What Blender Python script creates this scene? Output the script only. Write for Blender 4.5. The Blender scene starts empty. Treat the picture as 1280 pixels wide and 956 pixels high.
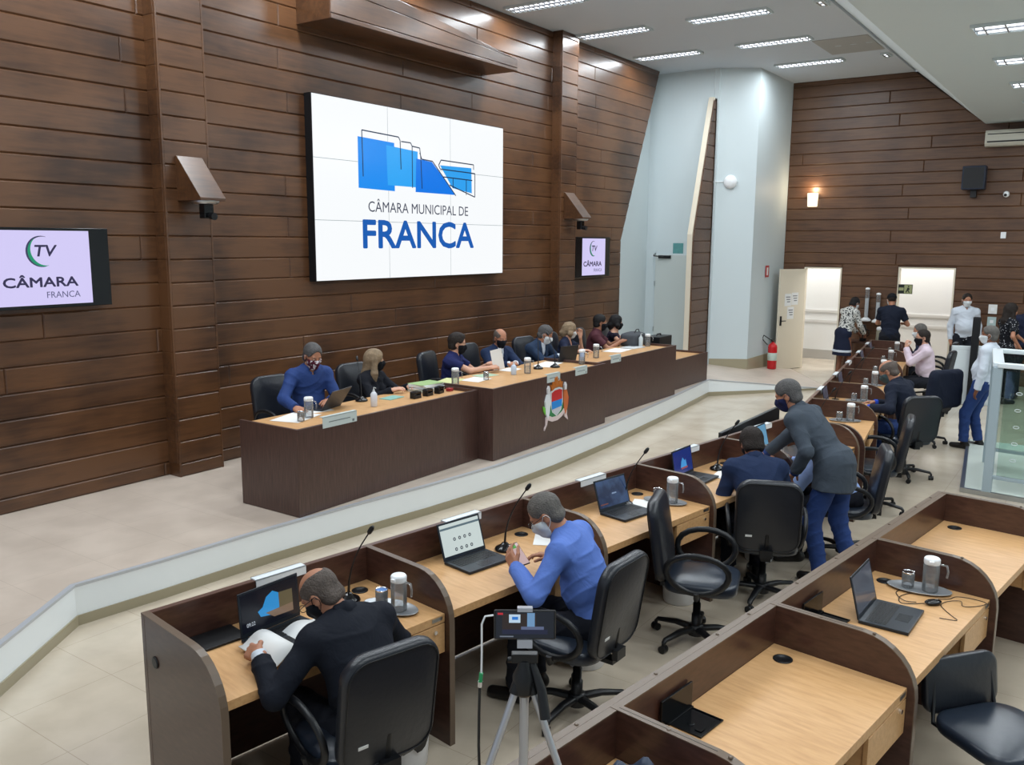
import bpy, math, random
import numpy as np
from mathutils import Vector, Matrix
S = bpy.context.scene
C = S.collection
PI = math.pi
RNG = random.Random(7)
def sr(r, g, b):
    f = lambda c: (c/255/12.92) if c/255 <= .04045 else ((c/255+.055)/1.055)**2.4
    return (f(r), f(g), f(b), 1)
# ------------------------------------------------------------------ camera
cd = bpy.data.cameras.new('camera'); cam = bpy.data.objects.new('camera', cd); C.objects.link(cam)
cd.sensor_width = 36; cd.sensor_fit = 'HORIZONTAL'; cd.lens = 36*1085/1280; cd.clip_end = 100
yaw, pit, rol = math.radians(34.7), math.radians(9.25), math.radians(.37)
M = Matrix.Rotation(yaw, 3, 'Z') @ Matrix.Rotation(PI/2-pit, 3, 'X') @ Matrix.Rotation(rol, 3, 'Z')
cam.matrix_world = Matrix.Translation((0, 0, 2.7)) @ M.to_4x4()
S.camera = cam
# ------------------------------------------------------------------ look, world
vs = S.view_settings
vs.view_transform = 'Standard'; vs.look = 'None'; vs.gamma = 1; vs.use_curve_mapping = False
vs.exposure = 0.0
S.cycles.use_denoising = True
S.cycles.max_bounces = 8; S.cycles.transparent_max_bounces = 8
S.cycles.sample_clamp_indirect = 6
w = bpy.data.worlds.new('world'); S.world = w; w.use_nodes = True
bg = w.node_tree.nodes['Background']; bg.inputs[0].default_value = (.72, .80, .90, 1); bg.inputs[1].default_value = .6
def area(name, loc, sx, sy, power, color=(1, 1, 1), rot=(0, 0, 0)):
    l = bpy.data.lights.new(name, 'AREA'); l.shape = 'RECTANGLE'; l.size = sx; l.size_y = sy
    l.energy = power; l.color = color
    o = bpy.data.objects.new(name, l); o.location = loc; o.rotation_euler = rot; C.objects.link(o); return o
LAMP_W = 35
LAMP_COL = (.88, .95, 1.0)
HI_X, HI_Y = (-7.04, -5.12), [.68+2.05*i for i in range(9)]
LO_X, LO_Y = (-.9, 1.3), [1.05+1.94*i for i in range(9)]
for y in HI_Y:
    for x in HI_X: area('ceiling_lamp_light', (x, y, 5.985), 1.16, .24, LAMP_W*1.15, LAMP_COL)
for y in LO_Y:
    for x in LO_X: area('ceiling_lamp_light', (x, y, 4.88), 1.16, .34, LAMP_W*.85, LAMP_COL)
area('corridor_light', (-4.3, 20.6, 2.9), 5.4, 1.6, 150, (1, .98, .95))
# ------------------------------------------------------------------ helpers
def tag(o, label, cat, group=None, kind=None):
    if label: o['label'] = label
    if cat: o['category'] = cat
    if group: o['group'] = group
    if kind: o['kind'] = kind
    return o
def empty(name, loc=(0, 0, 0), rz=0, label=None, cat=None, group=None):
    o = bpy.data.objects.new(name, None); o.empty_display_size = .1; C.objects.link(o)
    o.location = loc; o.rotation_euler = (0, 0, rz); return tag(o, label, cat, group)
def copy_tree(o, parent=None):
    c = o.copy(); C.objects.link(c); c.parent = parent
    for ch in list(o.children): copy_tree(ch, c)
    return c
def mesh_obj(name, verts, faces, mat, parent=None, smooth=None, matidx=None):
    me = bpy.data.meshes.new(name); me.from_pydata([tuple(v) for v in verts], [], faces)
    mats = mat if isinstance(mat, (list, tuple)) else [mat]
    for m in mats: me.materials.append(m)
    if matidx: me.polygons.foreach_set('material_index', matidx)
    if smooth is not None: me.polygons.foreach_set('use_smooth', [bool(s) for s in smooth] if not isinstance(smooth, bool) else [smooth]*len(faces))
    me.update()
    o = bpy.data.objects.new(name, me); C.objects.link(o); o.parent = parent
    return o
class MB:
    """collects shapes and links them as one mesh object"""
    def __init__(s): s.v = []; s.f = []; s.sm = []; s.mi = []; s.cm = 0
    def add(s, vs_, fs, smooth=False, T=None):
        n = len(s.v)
        if T is not None: vs_ = [T @ Vector(v) for v in vs_]
        s.v += [tuple(v) for v in vs_]; s.f += [tuple(i+n for i in f) for f in fs]; s.sm += [smooth]*len(fs); s.mi += [s.cm]*len(fs); return s
    def mat(s, i): s.cm = i; return s
    def box(s, x0, x1, y0, y1, z0, z1, T=None):
        v = [(x, y, z) for z in (z0, z1) for y in (y0, y1) for x in (x0, x1)]
        return s.add(v, [(0, 2, 3, 1), (4, 5, 7, 6), (0, 1, 5, 4), (2, 6, 7, 3), (0, 4, 6, 2), (1, 3, 7, 5)], False, T)
    def cbox(s, c, d, T=None): return s.box(c[0]-d[0]/2, c[0]+d[0]/2, c[1]-d[1]/2, c[1]+d[1]/2, c[2]-d[2]/2, c[2]+d[2]/2, T)
    def prism(s, poly, a, b, axis='z', T=None):
        """polygon extruded from a to b along axis; poly in the other two coordinates"""
        def P(u, v, w_):
            return {'z': (u, v, w_), 'y': (u, w_, v), 'x': (w_, u, v)}[axis]
        n = len(poly); v = [P(u, q, a) for u, q in poly]+[P(u, q, b) for u, q in poly]
        f = [tuple(range(n-1, -1, -1)), tuple(range(n, 2*n))]+[(i, (i+1) % n, (i+1) % n+n, i+n) for i in range(n)]
        return s.add(v, f, False, T)
    def lathe(s, prof, n=24, T=None, smooth=True, sx=1, sy=1):
        v = []; f = []
        for r, z in prof:
            for k in range(n): a = 2*PI*k/n; v.append((r*math.cos(a)*sx, r*math.sin(a)*sy, z))
        for i in range(len(prof)-1):
            for k in range(n): f.append((i*n+k, i*n+(k+1) % n, (i+1)*n+(k+1) % n, (i+1)*n+k))
        m = len(prof)
        s.add(v, f, smooth, T)
        s.add([v[k] for k in range(n)], [tuple(range(n-1, -1, -1))], False, T)
        s.add([v[(m-1)*n+k] for k in range(n)], [tuple(range(n))], False, T)
        return s
    def tube(s, pts, r, n=8, T=None, closed=False, flat=None):
        pts = [Vector(p) for p in pts]; m = len(pts); rr = r if isinstance(r, (list, tuple)) else [r]*m
        v = []; f = []; up = None
        for i, p in enumerate(pts):
            if closed: d = pts[(i+1) % m]-pts[i-1]
            else: d = pts[min(i+1, m-1)]-pts[max(i-1, 0)]
            d = d.normalized() if d.length > 1e-9 else Vector((0, 0, 1))
            if up is None: up = Vector((0, 0, 1)) if abs(d.z) < .9 else Vector((1, 0, 0))
            a = up-d*up.dot(d); a = a.normalized() if a.length > 1e-6 else d.orthogonal().normalized(); b = d.cross(a); up = a
            for k in range(n):
                t = 2*PI*k/n; q = a*(math.cos(t)*rr[i]*(flat or 1))+b*(math.sin(t)*rr[i]); v.append(p+q)
        for i in range(m if closed else m-1):
            j = (i+1) % m
            for k in range(n): f.append((i*n+k, i*n+(k+1) % n, j*n+(k+1) % n, j*n+k))
        s.add(v, f, True, T)
        if not closed:
            s.add(v[:n], [tuple(range(n-1, -1, -1))], False, T); s.add(v[-n:], [tuple(range(n))], False, T)
        return s
    def ell(s, c, r, nu=16, nv=10, T=None):
        v = [(c[0]+r[0]*math.sin(PI*j/nv)*math.cos(2*PI*i/nu), c[1]+r[1]*math.sin(PI*j/nv)*math.sin(2*PI*i/nu), c[2]+r[2]*math.cos(PI*j/nv)) for j in range(nv+1) for i in range(nu)]
        f = [(j*nu+i, (j+1)*nu+i, (j+1)*nu+(i+1) % nu, j*nu+(i+1) % nu) for j in range(nv) for i in range(nu)]
        return s.add(v, f, True, T)
    def build(s, name, mat, parent=None, bevel=0, seg=2, label=None):
        o = mesh_obj(name, s.v, s.f, mat, parent, s.sm, s.mi if isinstance(mat, (list, tuple)) else None)
        if bevel:
            b = o.modifiers.new('bevel', 'BEVEL'); b.width = bevel; b.segments = seg; b.limit_method = 'ANGLE'; b.angle_limit = .6
        if label: o['label'] = label
        return o
def TR(loc=(0, 0, 0), rz=0, rx=0, ry=0):
    return Matrix.Translation(loc) @ Matrix.Rotation(rz, 4, 'Z') @ Matrix.Rotation(ry, 4, 'Y') @ Matrix.Rotation(rx, 4, 'X')
def struct(o, label=None): o['kind'] = 'structure'; return o
# ------------------------------------------------------------------ materials
def mat(name, col, rough=.5, metal=0, spec=.5, coat=0, emit=None, es=1, trans=0, alpha=1, ior=1.45, bump=0, bscale=60, var=0, vscale=8):
    m = bpy.data.materials.new(name); m.use_nodes = True; nt = m.node_tree; b = nt.nodes['Principled BSDF']
    b.inputs['Base Color'].default_value = col if len(col) == 4 else sr(*col)
    b.inputs['Roughness'].default_value = rough; b.inputs['Metallic'].default_value = metal
    b.inputs['Specular IOR Level'].default_value = spec; b.inputs['Coat Weight'].default_value = coat
    b.inputs['Transmission Weight'].default_value = trans; b.inputs['IOR'].default_value = ior; b.inputs['Alpha'].default_value = alpha
    if emit is not None:
        b.inputs['Emission Color'].default_value = emit if len(emit) == 4 else sr(*emit); b.inputs['Emission Strength'].default_value = es
    if bump or var:
        tc = nt.nodes.new('ShaderNodeTexCoord')
    if bump:
        n = nt.nodes.new('ShaderNodeTexNoise'); n.inputs['Scale'].default_value = bscale; n.inputs['Detail'].default_value = 3
        nt.links.new(tc.outputs['Object'], n.inputs['Vector'])
        bp = nt.nodes.new('ShaderNodeBump'); bp.inputs['Strength'].default_value = bump; bp.inputs['Distance'].default_value = .01
        nt.links.new(n.outputs['Fac'], bp.inputs['Height']); nt.links.new(bp.outputs['Normal'], b.inputs['Normal'])
    if var:
        n = nt.nodes.new('ShaderNodeTexNoise'); n.inputs['Scale'].default_value = vscale; n.inputs['Detail'].default_value = 4
        nt.links.new(tc.outputs['Object'], n.inputs['Vector'])
        mx = nt.nodes.new('ShaderNodeMix'); mx.data_type = 'RGBA'; c = b.inputs['Base Color'].default_value
        mx.inputs[6].default_value = [c[i]*(1-var) for i in range(3)]+[1]; mx.inputs[7].default_value = [min(1, c[i]*(1+var)) for i in range(3)]+[1]
        nt.links.new(n.outputs['Fac'], mx.inputs[0]); nt.links.new(mx.outputs[2], b.inputs['Base Color'])
    return m
def wood(name, c1, c2, c3, stretch=(1, 14, 14), scale=3, rough=.35, coat=0, spec=.5, blot=.6, bump=.05, island=0):
    """grain runs along the axis whose stretch is smallest"""
    m = bpy.data.materials.new(name); m.use_nodes = True; nt = m.node_tree; b = nt.nodes['Principled BSDF']; L = nt.links.new
    tc = nt.nodes.new('ShaderNodeTexCoord'); mp = nt.nodes.new('ShaderNodeMapping'); mp.inputs['Scale'].default_value = stretch
    L(tc.outputs['Object'], mp.inputs['Vector'])
    n1 = nt.nodes.new('ShaderNodeTexNoise'); n1.inputs['Scale'].default_value = scale; n1.inputs['Detail'].default_value = 6; n1.inputs['Roughness'].default_value = .6
    L(mp.outputs['Vector'], n1.inputs['Vector'])
    n2 = nt.nodes.new('ShaderNodeTexNoise'); n2.inputs['Scale'].default_value = 1.3; n2.inputs['Detail'].default_value = 3; L(tc.outputs['Object'], n2.inputs['Vector'])
    add = nt.nodes.new('ShaderNodeMath'); add.operation = 'MULTIPLY_ADD'; add.inputs[1].default_value = blot; L(n2.outputs['Fac'], add.inputs[0])
    sc = nt.nodes.new('ShaderNodeMath'); sc.operation = 'MULTIPLY'; sc.inputs[1].default_value = 1-blot*.5; L(n1.outputs['Fac'], sc.inputs[0]); L(sc.outputs[0], add.inputs[2])
    last = add
    if island:
        gi = nt.nodes.new('ShaderNodeNewGeometry'); ms = nt.nodes.new('ShaderNodeMath'); ms.operation = 'MULTIPLY_ADD'; ms.inputs[1].default_value = island
        L(gi.outputs['Random Per Island'], ms.inputs[0]); L(add.outputs[0], ms.inputs[2]); s2 = nt.nodes.new('ShaderNodeMath'); s2.operation = 'SUBTRACT'; s2.inputs[1].default_value = island/2
        L(ms.outputs[0], s2.inputs[0]); last = s2
    r = nt.nodes.new('ShaderNodeValToRGB'); r.color_ramp.elements[0].position = .32; r.color_ramp.elements[1].position = .82
    r.color_ramp.elements[0].color = sr(*c1); r.color_ramp.elements[1].color = sr(*c3); e = r.color_ramp.elements.new(.56); e.color = sr(*c2)
    L(last.outputs[0], r.inputs['Fac']); L(r.outputs['Color'], b.inputs['Base Color'])
    b.inputs['Roughness'].default_value = rough; b.inputs['Coat Weight'].default_value = coat; b.inputs['Coat Roughness'].default_value = .22; b.inputs['Specular IOR Level'].default_value = spec
    bp = nt.nodes.new('ShaderNodeBump'); bp.inputs['Strength'].default_value = bump; L(n1.outputs['Fac'], bp.inputs['Height']); L(bp.outputs['Normal'], b.inputs['Normal'])
    return m
def tile(name, c1, c2, grout, size=.6, rough=.22, off=(0, 0)):
    m = bpy.data.materials.new(name); m.use_nodes = True; nt = m.node_tree; b = nt.nodes['Principled BSDF']; L = nt.links.new
    tc = nt.nodes.new('ShaderNodeTexCoord'); mp = nt.nodes.new('ShaderNodeMapping'); mp.inputs['Location'].default_value = (off[0], off[1], 0)
    L(tc.outputs['Object'], mp.inputs['Vector'])
    br = nt.nodes.new('ShaderNodeTexBrick'); br.offset = 0; br.inputs['Scale'].default_value = 1; br.inputs['Brick Width'].default_value = size; br.inputs['Row Height'].default_value = size
    br.inputs['Mortar Size'].default_value = .0022; br.inputs['Mortar Smooth'].default_value = .3; br.inputs['Color1'].default_value = sr(*c1); br.inputs['Color2'].default_value = sr(*[x*.985 for x in c1]); br.inputs['Mortar'].default_value = sr(*grout)
    L(mp.outputs['Vector'], br.inputs['Vector'])
    n = nt.nodes.new('ShaderNodeTexNoise'); n.inputs['Scale'].default_value = 2.2; n.inputs['Detail'].default_value = 5; L(tc.outputs['Object'], n.inputs['Vector'])
    rp = nt.nodes.new('ShaderNodeValToRGB'); rp.color_ramp.elements[0].position = .35; rp.color_ramp.elements[0].color = (.82, .81, .80, 1); rp.color_ramp.elements[1].position = .6; rp.color_ramp.elements[1].color = (1, 1, 1, 1)
    L(n.outputs['Fac'], rp.inputs['Fac'])
    mx = nt.nodes.new('ShaderNodeMix'); mx.data_type = 'RGBA'; mx.blend_type = 'MULTIPLY'; mx.inputs[0].default_value = .8
    L(br.outputs['Color'], mx.inputs[6]); L(rp.outputs['Color'], mx.inputs[7]); L(mx.outputs[2], b.inputs['Base Color'])
    b.inputs['Roughness'].default_value = rough; b.inputs['Specular IOR Level'].default_value = .45
    return m
M_plank = wood('lacquered wall planks', (36, 20, 10), (66, 40, 22), (98, 64, 38), (10, 1, 10), 2.2, .36, .4, blot=.9, bump=.05, island=.10)
M_plankR = wood('matt rear wall planks', (54, 34, 21), (80, 52, 33), (104, 72, 47), (1, 12, 12), 2.2, .42, .1, blot=.6, bump=.05, island=.08)
M_wenge = wood('dark wenge laminate', (56, 39, 35), (78, 56, 50), (100, 73, 65), (22, 22, 1), 5, .3, .1, blot=.15, bump=.02)
M_wengeH = wood('dark brown desk laminate', (56, 35, 29), (72, 47, 39), (86, 58, 48), (3, 3, 14), 4, .28, .15, blot=.2, bump=.02)
M_edge = mat('brown edge band', (104, 88, 74), .35)
M_oak = wood('light oak laminate', (186, 140, 92), (203, 157, 107), (216, 172, 122), (3, 22, 22), 2.2, .38, 0, blot=.25, bump=.01)
M_ceil = mat('ceiling paint', (204, 213, 222), .8)
M_ceilR = mat('side ceiling paint', (204, 215, 218), .8)
M_white = mat('white wall paint', (205, 216, 219), .55)
M_fascia = mat('pale glossy fascia', (240, 246, 248), .3, var=.03, vscale=3)
M_base = mat('beige skirting', (162, 153, 128), .3)
M_cream = mat('cream paint', (222, 212, 192), .5)
M_floor = tile('polished floor tile', (202, 189, 170), None, (174, 160, 141), .6, .2, (.15, -.35))
M_stagef = tile('stage floor tile', (204, 189, 175), None, (182, 167, 153), .6, .38, (.15, -.35))
M_black = mat('black plastic', (20, 21, 24), .4)
M_blackg = mat('gloss black plastic', (12, 13, 16), .15)
M_alu = mat('aluminium', (190, 194, 196), .28, 1)
M_nose = mat('pale aluminium nosing', (196, 200, 206), .35, .35)
M_chrome = mat('chrome', (220, 220, 222), .12, 1)
M_lampglow = mat('lamp tube glow', (255, 255, 255), .5, emit=(240, 246, 255), es=3.2)
M_louvre = mat('lamp louvre', (170, 174, 180), .35, .2)
M_paper = mat('white paper', (232, 232, 230), .7)
M_glass = mat('clear glass', (255, 255, 255), .03, trans=1, ior=1.3)
def thin_glass(name, col, a=.25):
    m = bpy.data.materials.new(name); m.use_nodes = True; nt = m.node_tree; nt.nodes.remove(nt.nodes['Principled BSDF']); L = nt.links.new
    t = nt.nodes.new('ShaderNodeBsdfTransparent'); t.inputs[0].default_value = col
    g = nt.nodes.new('ShaderNodeBsdfGlossy'); g.inputs['Roughness'].default_value = .05; mx = nt.nodes.new('ShaderNodeMixShader')
    f = nt.nodes.new('ShaderNodeFresnel'); f.inputs['IOR'].default_value = 1.5; ad = nt.nodes.new('ShaderNodeMath'); ad.operation = 'ADD'; ad.inputs[1].default_value = a
    L(f.outputs[0], ad.inputs[0]); L(ad.outputs[0], mx.inputs[0]); L(t.outputs[0], mx.inputs[1]); L(g.outputs[0], mx.inputs[2]); L(mx.outputs[0], nt.nodes['Material Output'].inputs[0]); return m
M_pane = thin_glass('clear railing glass', (.86, .95, .92, 1), .04)
def frosty(name, col, wt, gl=.08):
    m = thin_glass(name, col, gl); nt = m.node_tree; L = nt.links.new; mx0 = [n for n in nt.nodes if n.bl_idname == 'ShaderNodeMixShader'][0]
    d = nt.nodes.new('ShaderNodeBsdfDiffuse'); d.inputs[0].default_value = (.9, .93, .95, 1); tl = nt.nodes.new('ShaderNodeBsdfTranslucent'); tl.inputs[0].default_value = (.9, .93, .95, 1)
    a = nt.nodes.new('ShaderNodeMixShader'); a.inputs[0].default_value = .5; L(d.outputs[0], a.inputs[1]); L(tl.outputs[0], a.inputs[2])
    b = nt.nodes.new('ShaderNodeMixShader'); b.inputs[0].default_value = wt; L(mx0.outputs[0], b.inputs[1]); L(a.outputs[0], b.inputs[2]); L(b.outputs[0], nt.nodes['Material Output'].inputs[0]); return m
M_jug = frosty('clear drinking glass', (.97, .98, .99, 1), .13, .03)
def emis(name, col, st=1.0, rough=.2):
    return mat(name, (10, 10, 12), rough, emit=col, es=st)
# ------------------------------------------------------------------ room shell
WX, RY, CZ, LZ = -7.84, 19.1, 6.03, 4.95
EDGE = [(-9, -4), (-5.3, -4), (-4.95, 1.2), (-5.0, 1.98), (-5.816, 3.0), (-5.751, 3.64), (-5.68, 4.63), (-5.57, 5.6), (-5.45, 6.4), (-5.345, 7.4), (-5.32, 8.5), (-5.38, 10.0), (-5.555, 12.14), (-5.80, 14.5)]
EDGE[1:4] = [(-3.2, -1.2), (-4.2, .62), (-5.0, 1.85)]
ST = .3
# main floor
m = MB(); m.box(-10.5, 4.5, -4, 21.6, -.12, 0)
struct(m.build('floor', M_floor))
RID = [(-5.80, 14.5, .3), (-4.4, 16.4, .03), (-4.4, 16.86, .001), (-5.86, 19.12, .001), (-8.6, 19.12, .25), (-8.6, 18.8, .3), (-7.84, 17.64, .3)]
m = MB(); poly = EDGE + [(-7.84, 17.64), (-9, 19.3)]
poly = [(-9, -4)]+EDGE[1:]+[(-7.84, 17.64), (-9, 19.3)]
m.prism(poly, .001, ST)
struct(m.build('stage_platform', M_stagef))
m = MB(); n = len(RID); m.add(RID+[(x, y, 0) for x, y, z in RID], [tuple(range(n))]+[(i, i+n, (i+1) % n+n, (i+1) % n) for i in range(n)])
struct(m.build('stage_ramp', M_stagef))
# fascia, skirting and aluminium nosing following the stage edge
def ribbon(pts, off, z0, z1, th):
    """vertical ribbon: pts (x,y) polyline, offset outward (to +x side)"""
    P = [Vector((p[0], p[1], 0)) for p in pts]; N = []
    for i in range(len(P)):
        d = (P[min(i+1, len(P)-1)]-P[max(i-1, 0)]).normalized(); N.append(Vector((d.y, -d.x, 0)))
    v = []; f = []
    zz = (lambda z, i: z[i] if isinstance(z, (list, tuple)) else z)
    for i, p in enumerate(P):
        a = p+N[i]*off; b = p+N[i]*(off+th)
        v += [(a.x, a.y, zz(z0, i)), (b.x, b.y, zz(z0, i)), (b.x, b.y, zz(z1, i)), (a.x, a.y, zz(z1, i))]
    for i in range(len(P)-1):
        for k in range(4): f.append((i*4+k, (i+1)*4+k, (i+1)*4+(k+1) % 4, i*4+(k+1) % 4))
    f += [(0, 1, 2, 3), tuple(len(v)-4+k for k in (3, 2, 1, 0))]
    return v, f
E1 = EDGE[1:]+[(-4.4, 16.4)]
ztop = [.285]*(len(E1)-1)+[.03]
for nm, o_, z0, z1, th, mt in (('trim_1', .001, 0, ztop, .014, M_fascia), ('trim_2', .016, 0, [min(.075, z) for z in ztop], .01, M_base), ('trim_3', -.02, [.284]*(len(E1)-1)+[.02], [.303]*(len(E1)-1)+[.035], .042, M_nose)):
    v, f = ribbon(E1, o_, z0, z1, th); m = MB(); m.add(v, f); struct(m.build(nm, mt))
# plank walls ------------------------------------------------------
def planks(name, mt, frame, ulo, uhi, z0, z1, pitch=.229, zoff=.665, holes=(), length=3.6, seed=1, th=.026, back=None, ch=.012):
    """frame(u, z, d) -> xyz ; ulo/uhi functions of z"""
    rng = random.Random(seed); m = MB()
    k0 = math.floor((z0-zoff)/pitch); k1 = math.ceil((z1-zoff)/pitch)
    for k in range(k0, k1):
        a = max(z0, zoff+k*pitch); b = min(z1, zoff+(k+1)*pitch)
        if b-a < .01: continue
        spans = [(ulo((a+b)/2), uhi((a+b)/2))]; emit_p = []
        for (h0, h1, hz0, hz1) in holes:
            if b > hz0+.02 and a < hz1-.02:
                if b > hz1+.02: emit_p.append((h0, h1, hz1, b))
                ns = []
                for s0, s1 in spans:
                    if h0 > s0: ns.append((s0, min(h0, s1)))
                    if h1 < s1: ns.append((max(h1, s0), s1))
                spans = [q for q in ns if q[1]-q[0] > .02]
        for p_, q_, a_, b_ in emit_p:
            c = ch*.8; v = [frame(x_, z_, 0) for x_, z_ in ((p_, a_), (q_, a_), (q_, b_), (p_, b_))]+[frame(x_, z_, th) for x_, z_ in ((p_+c, a_+c), (q_-c, a_+c), (q_-c, b_-c), (p_+c, b_-c))]
            m.add(v, [(0, 1, 5, 4), (1, 2, 6, 5), (2, 3, 7, 6), (3, 0, 4, 7), (4, 5, 6, 7), (3, 2, 1, 0)])
        for s0, s1 in spans:
            cuts = [s0]; u = ulo(0)+(k % 2)*length/2+rng.uniform(-.25, .25)-length
            while u < s1-.25:
                if u > s0+.25: cuts.append(u)
                u += length+rng.uniform(-.3, .3)
            cuts.append(s1)
            for i in range(len(cuts)-1):
                p, q = cuts[i], cuts[i+1]
                pa, pb = (p if i else max(p, ulo(a))), (p if i else ulo(b))
                if not i and abs(p-ulo((a+b)/2)) > 1e-6: pa = pb = p
                last = i == len(cuts)-2
                qa = uhi(a) if last and abs(q-uhi((a+b)/2)) < 1e-6 else q
                qb = uhi(b) if last and abs(q-uhi((a+b)/2)) < 1e-6 else q
                if not i and abs(p-ulo((a+b)/2)) < 1e-6: pa, pb = ulo(a), ulo(b)
                g = .0008; c = ch
                v = [frame(pa+g, a+g, 0), frame(qa-g, a+g, 0), frame(qb-g, b-g, 0), frame(pb+g, b-g, 0),
                     frame(pa+g, a+g, th-c), frame(qa-g, a+g, th-c), frame(qb-g, b-g, th-c), frame(pb+g, b-g, th-c),
                     frame(pa+g+c, a+g+c, th), frame(qa-g-c, a+g+c, th), frame(qb-g-c, b-g-c, th), frame(pb+g+c, b-g-c, th)]
                f = [(0, 1, 5, 4), (1, 2, 6, 5), (2, 3, 7, 6), (3, 0, 4, 7), (4, 5, 9, 8), (5, 6, 10, 9), (6, 7, 11, 10), (7, 4, 8, 11), (8, 9, 10, 11), (3, 2, 1, 0)]
                m.add(v, f)
    return struct(m.build(name, mt))
slant = lambda z: 14.93 if z < 2.73 else 14.93+(z-2.73)*(16.39-14.93)/(6.03-2.73)
M_backing = mat('dark wall backing', (38, 27, 20), .6)
planks('wall_left', M_plank, lambda u, z, d: (WX-.022+d, u, z), lambda z: -2.0, slant, ST, CZ, seed=3)
m = MB(); m.prism([(-2, 0), (14.92, 0), (14.92, 2.73), (16.38, 6.03), (-2, 6.03)], WX-.12, WX-.021, 'x'); struct(m.build('wall_left_backing', M_backing))
# pilasters
for i, (y0, y1) in enumerate(((5.13, 5.66), (12.42, 12.93))):
    o = planks('trim_%d' % (4+i), M_plank, lambda u, z, d: (WX+.158+d, u, z), lambda z: y0+.012, lambda z: y1-.012, ST, CZ, length=9, seed=5+i)
    m = MB(); m.box(WX, WX+.16, y0, y1, ST, CZ)
    for yy in (y0, y1-.022): m.box(WX+.15, WX+.186, yy, yy+.022, ST, CZ)
    for zz in np.arange(.665, CZ, .229): m.box(WX, WX+.16, y0-.003, y1+.003, zz-.225, zz-.004)
    struct(m.build('trim_%d' % (6+i), M_plank, bevel=.003))
# canopy box above the video wall
m = MB(); m.prism([(7.03, 5.08), (10.62, 5.08), (10.62, 5.235), (7.03, 5.62)], WX, WX+.54, 'x')
m.prism([(7.03, 5.08), (10.62, 5.08), (10.62, 5.115), (7.03, 5.13)], WX+.54, WX+.556, 'x'); m.prism([(7.03, 5.14), (10.62, 5.125), (10.62, 5.235), (7.03, 5.40)], WX+.54, WX+.552, 'x'); m.prism([(7.03, 5.41), (10.60, 5.237), (7.03, 5.62)], WX+.54, WX+.552, 'x')
tag(m.build('canopy_box', M_plank, bevel=.004), 'lacquered wooden canopy box fixed to the plank wall above the big video wall', 'canopy')
# recess beyond the slanted end of the stage wall
m = MB(); m.box(-8.25, -8.15, 13.0, 16.75, 0, CZ); struct(m.build('wall_recess_left', M_white))
m = MB()
m.box(-8.25, -6.70, 16.68, 16.78, 0, CZ); struct(m.build('wall_recess_back', M_white))
# column block (three faces)
m = MB(); m.prism([(-6.80, 16.67), (-6.05, 17.14), (-6.03, 19.12), (-6.9, 19.12)], 0, CZ); struct(m.build('wall_column', M_white))
m = MB(); m.prism([(-6.82, 16.655), (-6.045, 17.12), (-6.03, 17.14), (-6.015, 19.1), (-6.1, 19.1), (-6.82, 16.8)], 0, .36); 
struct(m.build('baseboard_column', M_base))
# fin wall with cream edge
fin = [(16.02, ST), (16.66, ST), (16.66, 5.48), (16.60, 5.48), (15.80, 2.85), (15.80, ST)]
planks('wall_fin', M_plankR, lambda u, z, d: (-6.75-.022+d, u, z), lambda z: 15.82 if z < 2.85 else 15.82+(z-2.85)*(16.60-15.82)/(5.48-2.85), lambda z: 16.68, ST, 5.42, length=9, seed=9)
m = MB(); m.prism([(15.80, ST), (16.67, ST), (16.67, 5.48), (16.58, 5.48), (15.80, 2.85)], -6.87, -6.771, 'x'); struct(m.build('trim_8', M_cream))
m = MB(); m.box(-6.80, -6.735, 16.68, 16.72, ST, 5.46); struct(m.build('trim_9', M_wenge))
# recess door
d = empty('door_3', (-7.62, 16.67, ST)); struct(d)
m = MB(); m.box(-.30, .47, -.035, 0, 0, 2.14); m.build('door_leaf', mat('grey white door', (196, 204, 202), .45), d, bevel=.003)
m = MB(); m.box(-.33, -.30, -.02, 0, 0, 2.17).box(-.33, .5, -.02, 0, 2.14, 2.17); m.build('door_frame', M_white, d)
m = MB(); m.box(-.22, .05, -.075, -.035, 2.07, 2.13).tube([(-.1, -.07, 2.1), (-.28, -.16, 2.12)], .012).tube([(-.28, -.16, 2.12), (-.34, -.03, 2.14)], .012); m.build('door_closer', M_black, d)
m = MB()
for z in (.6, 1.55): m.cbox((-.30, -.04, z), (.02, .02, .1))
m.build('hinge', M_alu, d)
# rear wall with two door openings
H1, H2 = (-5.57, -4.79, 0, 2.19), (-3.68, -2.63, 0, 2.23)
def rear_top(x): return 0
planks('wall_rear', M_plankR, lambda u, z, d: (u, RY-d+.022, z), lambda z: -6.03, lambda z: (4.4 if z < 4.94 else -3.68+(6.05-z)*(1.34/1.1)), .0, CZ, holes=(H1, H2), length=4.6, seed=21)
m = MB()
m.box(-6.03, H1[0], RY+.022, RY+.12, 0, CZ).box(H1[1], H2[0], RY+.022, RY+.12, 0, CZ).box(H2[1], 4.4, RY+.022, RY+.12, 0, CZ).box(H1[0], H1[1], RY+.022, RY+.12, H1[3], CZ).box(H2[0], H2[1], RY+.022, RY+.12, H2[3], CZ)
struct(m.build('wall_rear_backing', M_backing))
for i, h in enumerate((H1, H2)):
    m = MB(); m.box(h[0], h[0]+.03, RY-.012, RY+.13, 0, h[3]).box(h[1]-.03, h[1], RY-.012, RY+.13, 0, h[3]).box(h[0]+.03, h[1]-.03, RY-.012, RY+.13, h[3]-.03, h[3])
    d = empty('door_%d' % (i+1), ((h[0]+h[1])/2, RY, 0)); struct(d); o = m.build('door_frame', M_cream, d); o.matrix_parent_inverse = Matrix.Translation((-(h[0]+h[1])/2, -RY, 0))
    if i == 0: door1 = d
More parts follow.
